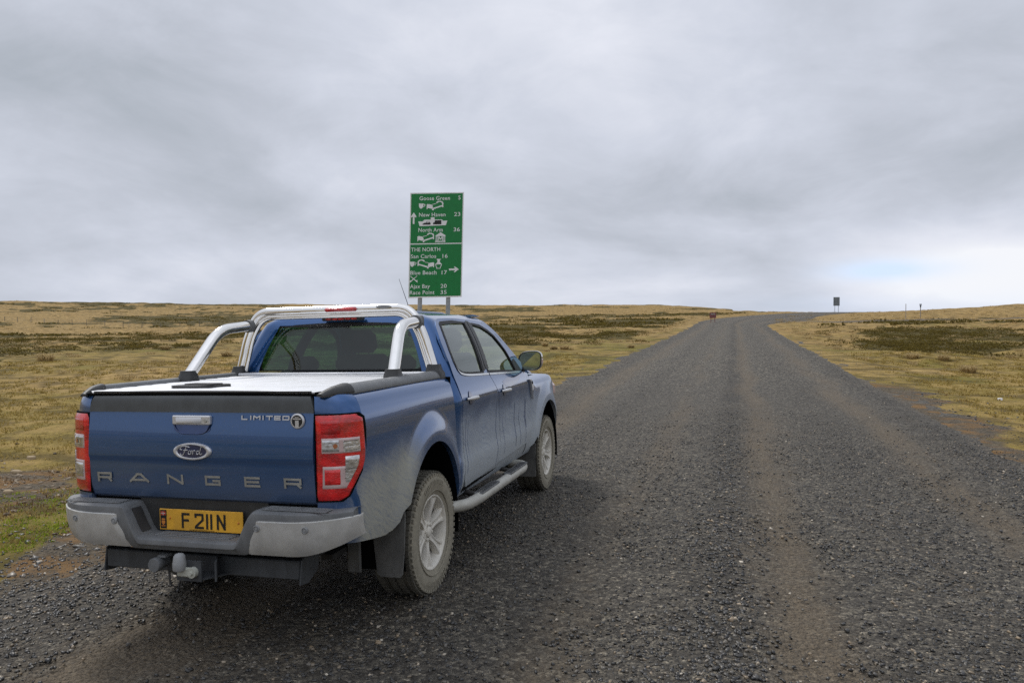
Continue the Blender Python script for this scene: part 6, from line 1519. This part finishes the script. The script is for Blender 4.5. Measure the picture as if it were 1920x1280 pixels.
# ------------------------------------------------------------------ single tussocks that stand out, and a few flat stones
TUS = [(425, 668, 26, 'shaggy dry tussock framed by the left strut of the sports bar'), (372, 655, 24, 'pale tussock left of the shaggy one behind the truck'), (310, 655, 22, 'flattened straw tussock behind the bed of the truck'),
       (85, 677, 40, 'low straw mound at the far left of the moor'), (1022, 648, 16, 'small pale tussock just above the door mirror'), (1038, 655, 20, 'rounded straw tussock right of the door mirror, left of its twin'), (1058, 655, 22, 'rounded straw tussock right of the door mirror, right of its twin'),
       (1183, 652, 16, 'pale tussock at the left road edge ahead'), (1817, 698, 36, 'large pale shaggy tussock on the right beyond the road edge'), (1712, 672, 26, 'straw tussock at the near edge of the dark heath on the right'), (1770, 676, 26, 'broad straw tussock behind the large shaggy one on the right')]
for (px, py, wpx, lab) in TUS:
    d = 40.0
    for _ in range(60):
        x, y = ray(px, d); z = height1(x, y); dn = (1.653 - z) * 1422 / (py - 612) if py > 612 else 200; d = .7 * d + .3 * min(max(dn, 8), 200)
    x, y = ray(px, d); z = height1(x, y); R_ = wpx / 1422 * d / 2
    V = blades(np.array([[x, y, z - .02]]), 260, np.array([R_ * 1.0 + .06]), np.array([R_ * .62]), np.array([.004 + R_ * .014]), np.array([.95]), 1.25)
    o = blades_obj('grass_tussock', [V], 'straw_blade', kind=None, origin=(x, y, z)); tag(o, lab, 'grass tussock', 'pale dry tussocks on the moor')
STN = [(56, 837, .17, 'flat tan stone lying on the bare ground left of the truck, farthest of three'), (27, 866, .15, 'flat tan stone below the farthest one left of the truck'), (12, 912, .12, 'small tan stone at the left edge of the bare ground'), (1876, 764, .11, 'white flat stone on the grass at the right of the road')]
for (px, py, w, lab) in STN:
    d = (1.653 + .1) * 1422 / (py - 612); x, y = ray(px, d); z = height1(x, y)
    m = MB(); n = 9; a = [(w * .5 * math.cos(t) * random.uniform(.8, 1.15), w * .34 * math.sin(t) * random.uniform(.8, 1.15)) for t in np.linspace(0, 2 * PI, n, endpoint=False)]
    m.add([(p, q, -.02) for p, q in a] + [(p * .96, q * .96, .022) for p, q in a] + [(p * .7, q * .7, .034) for p, q in a], [tuple(range(2 * n, 3 * n))] + [(k * n + i, k * n + (i + 1) % n, (k + 1) * n + (i + 1) % n, (k + 1) * n + i) for k in (0, 1) for i in range(n)])
    o = m.build('flat_stone', 'sign_white' if px > 1000 else 'tan_stone', None, 30); o.location = (x, y, z + .01); o.rotation_euler = (random.uniform(-.12, .12), random.uniform(-.12, .12), random.uniform(-.5, .5)); tag(o, lab, 'stone')
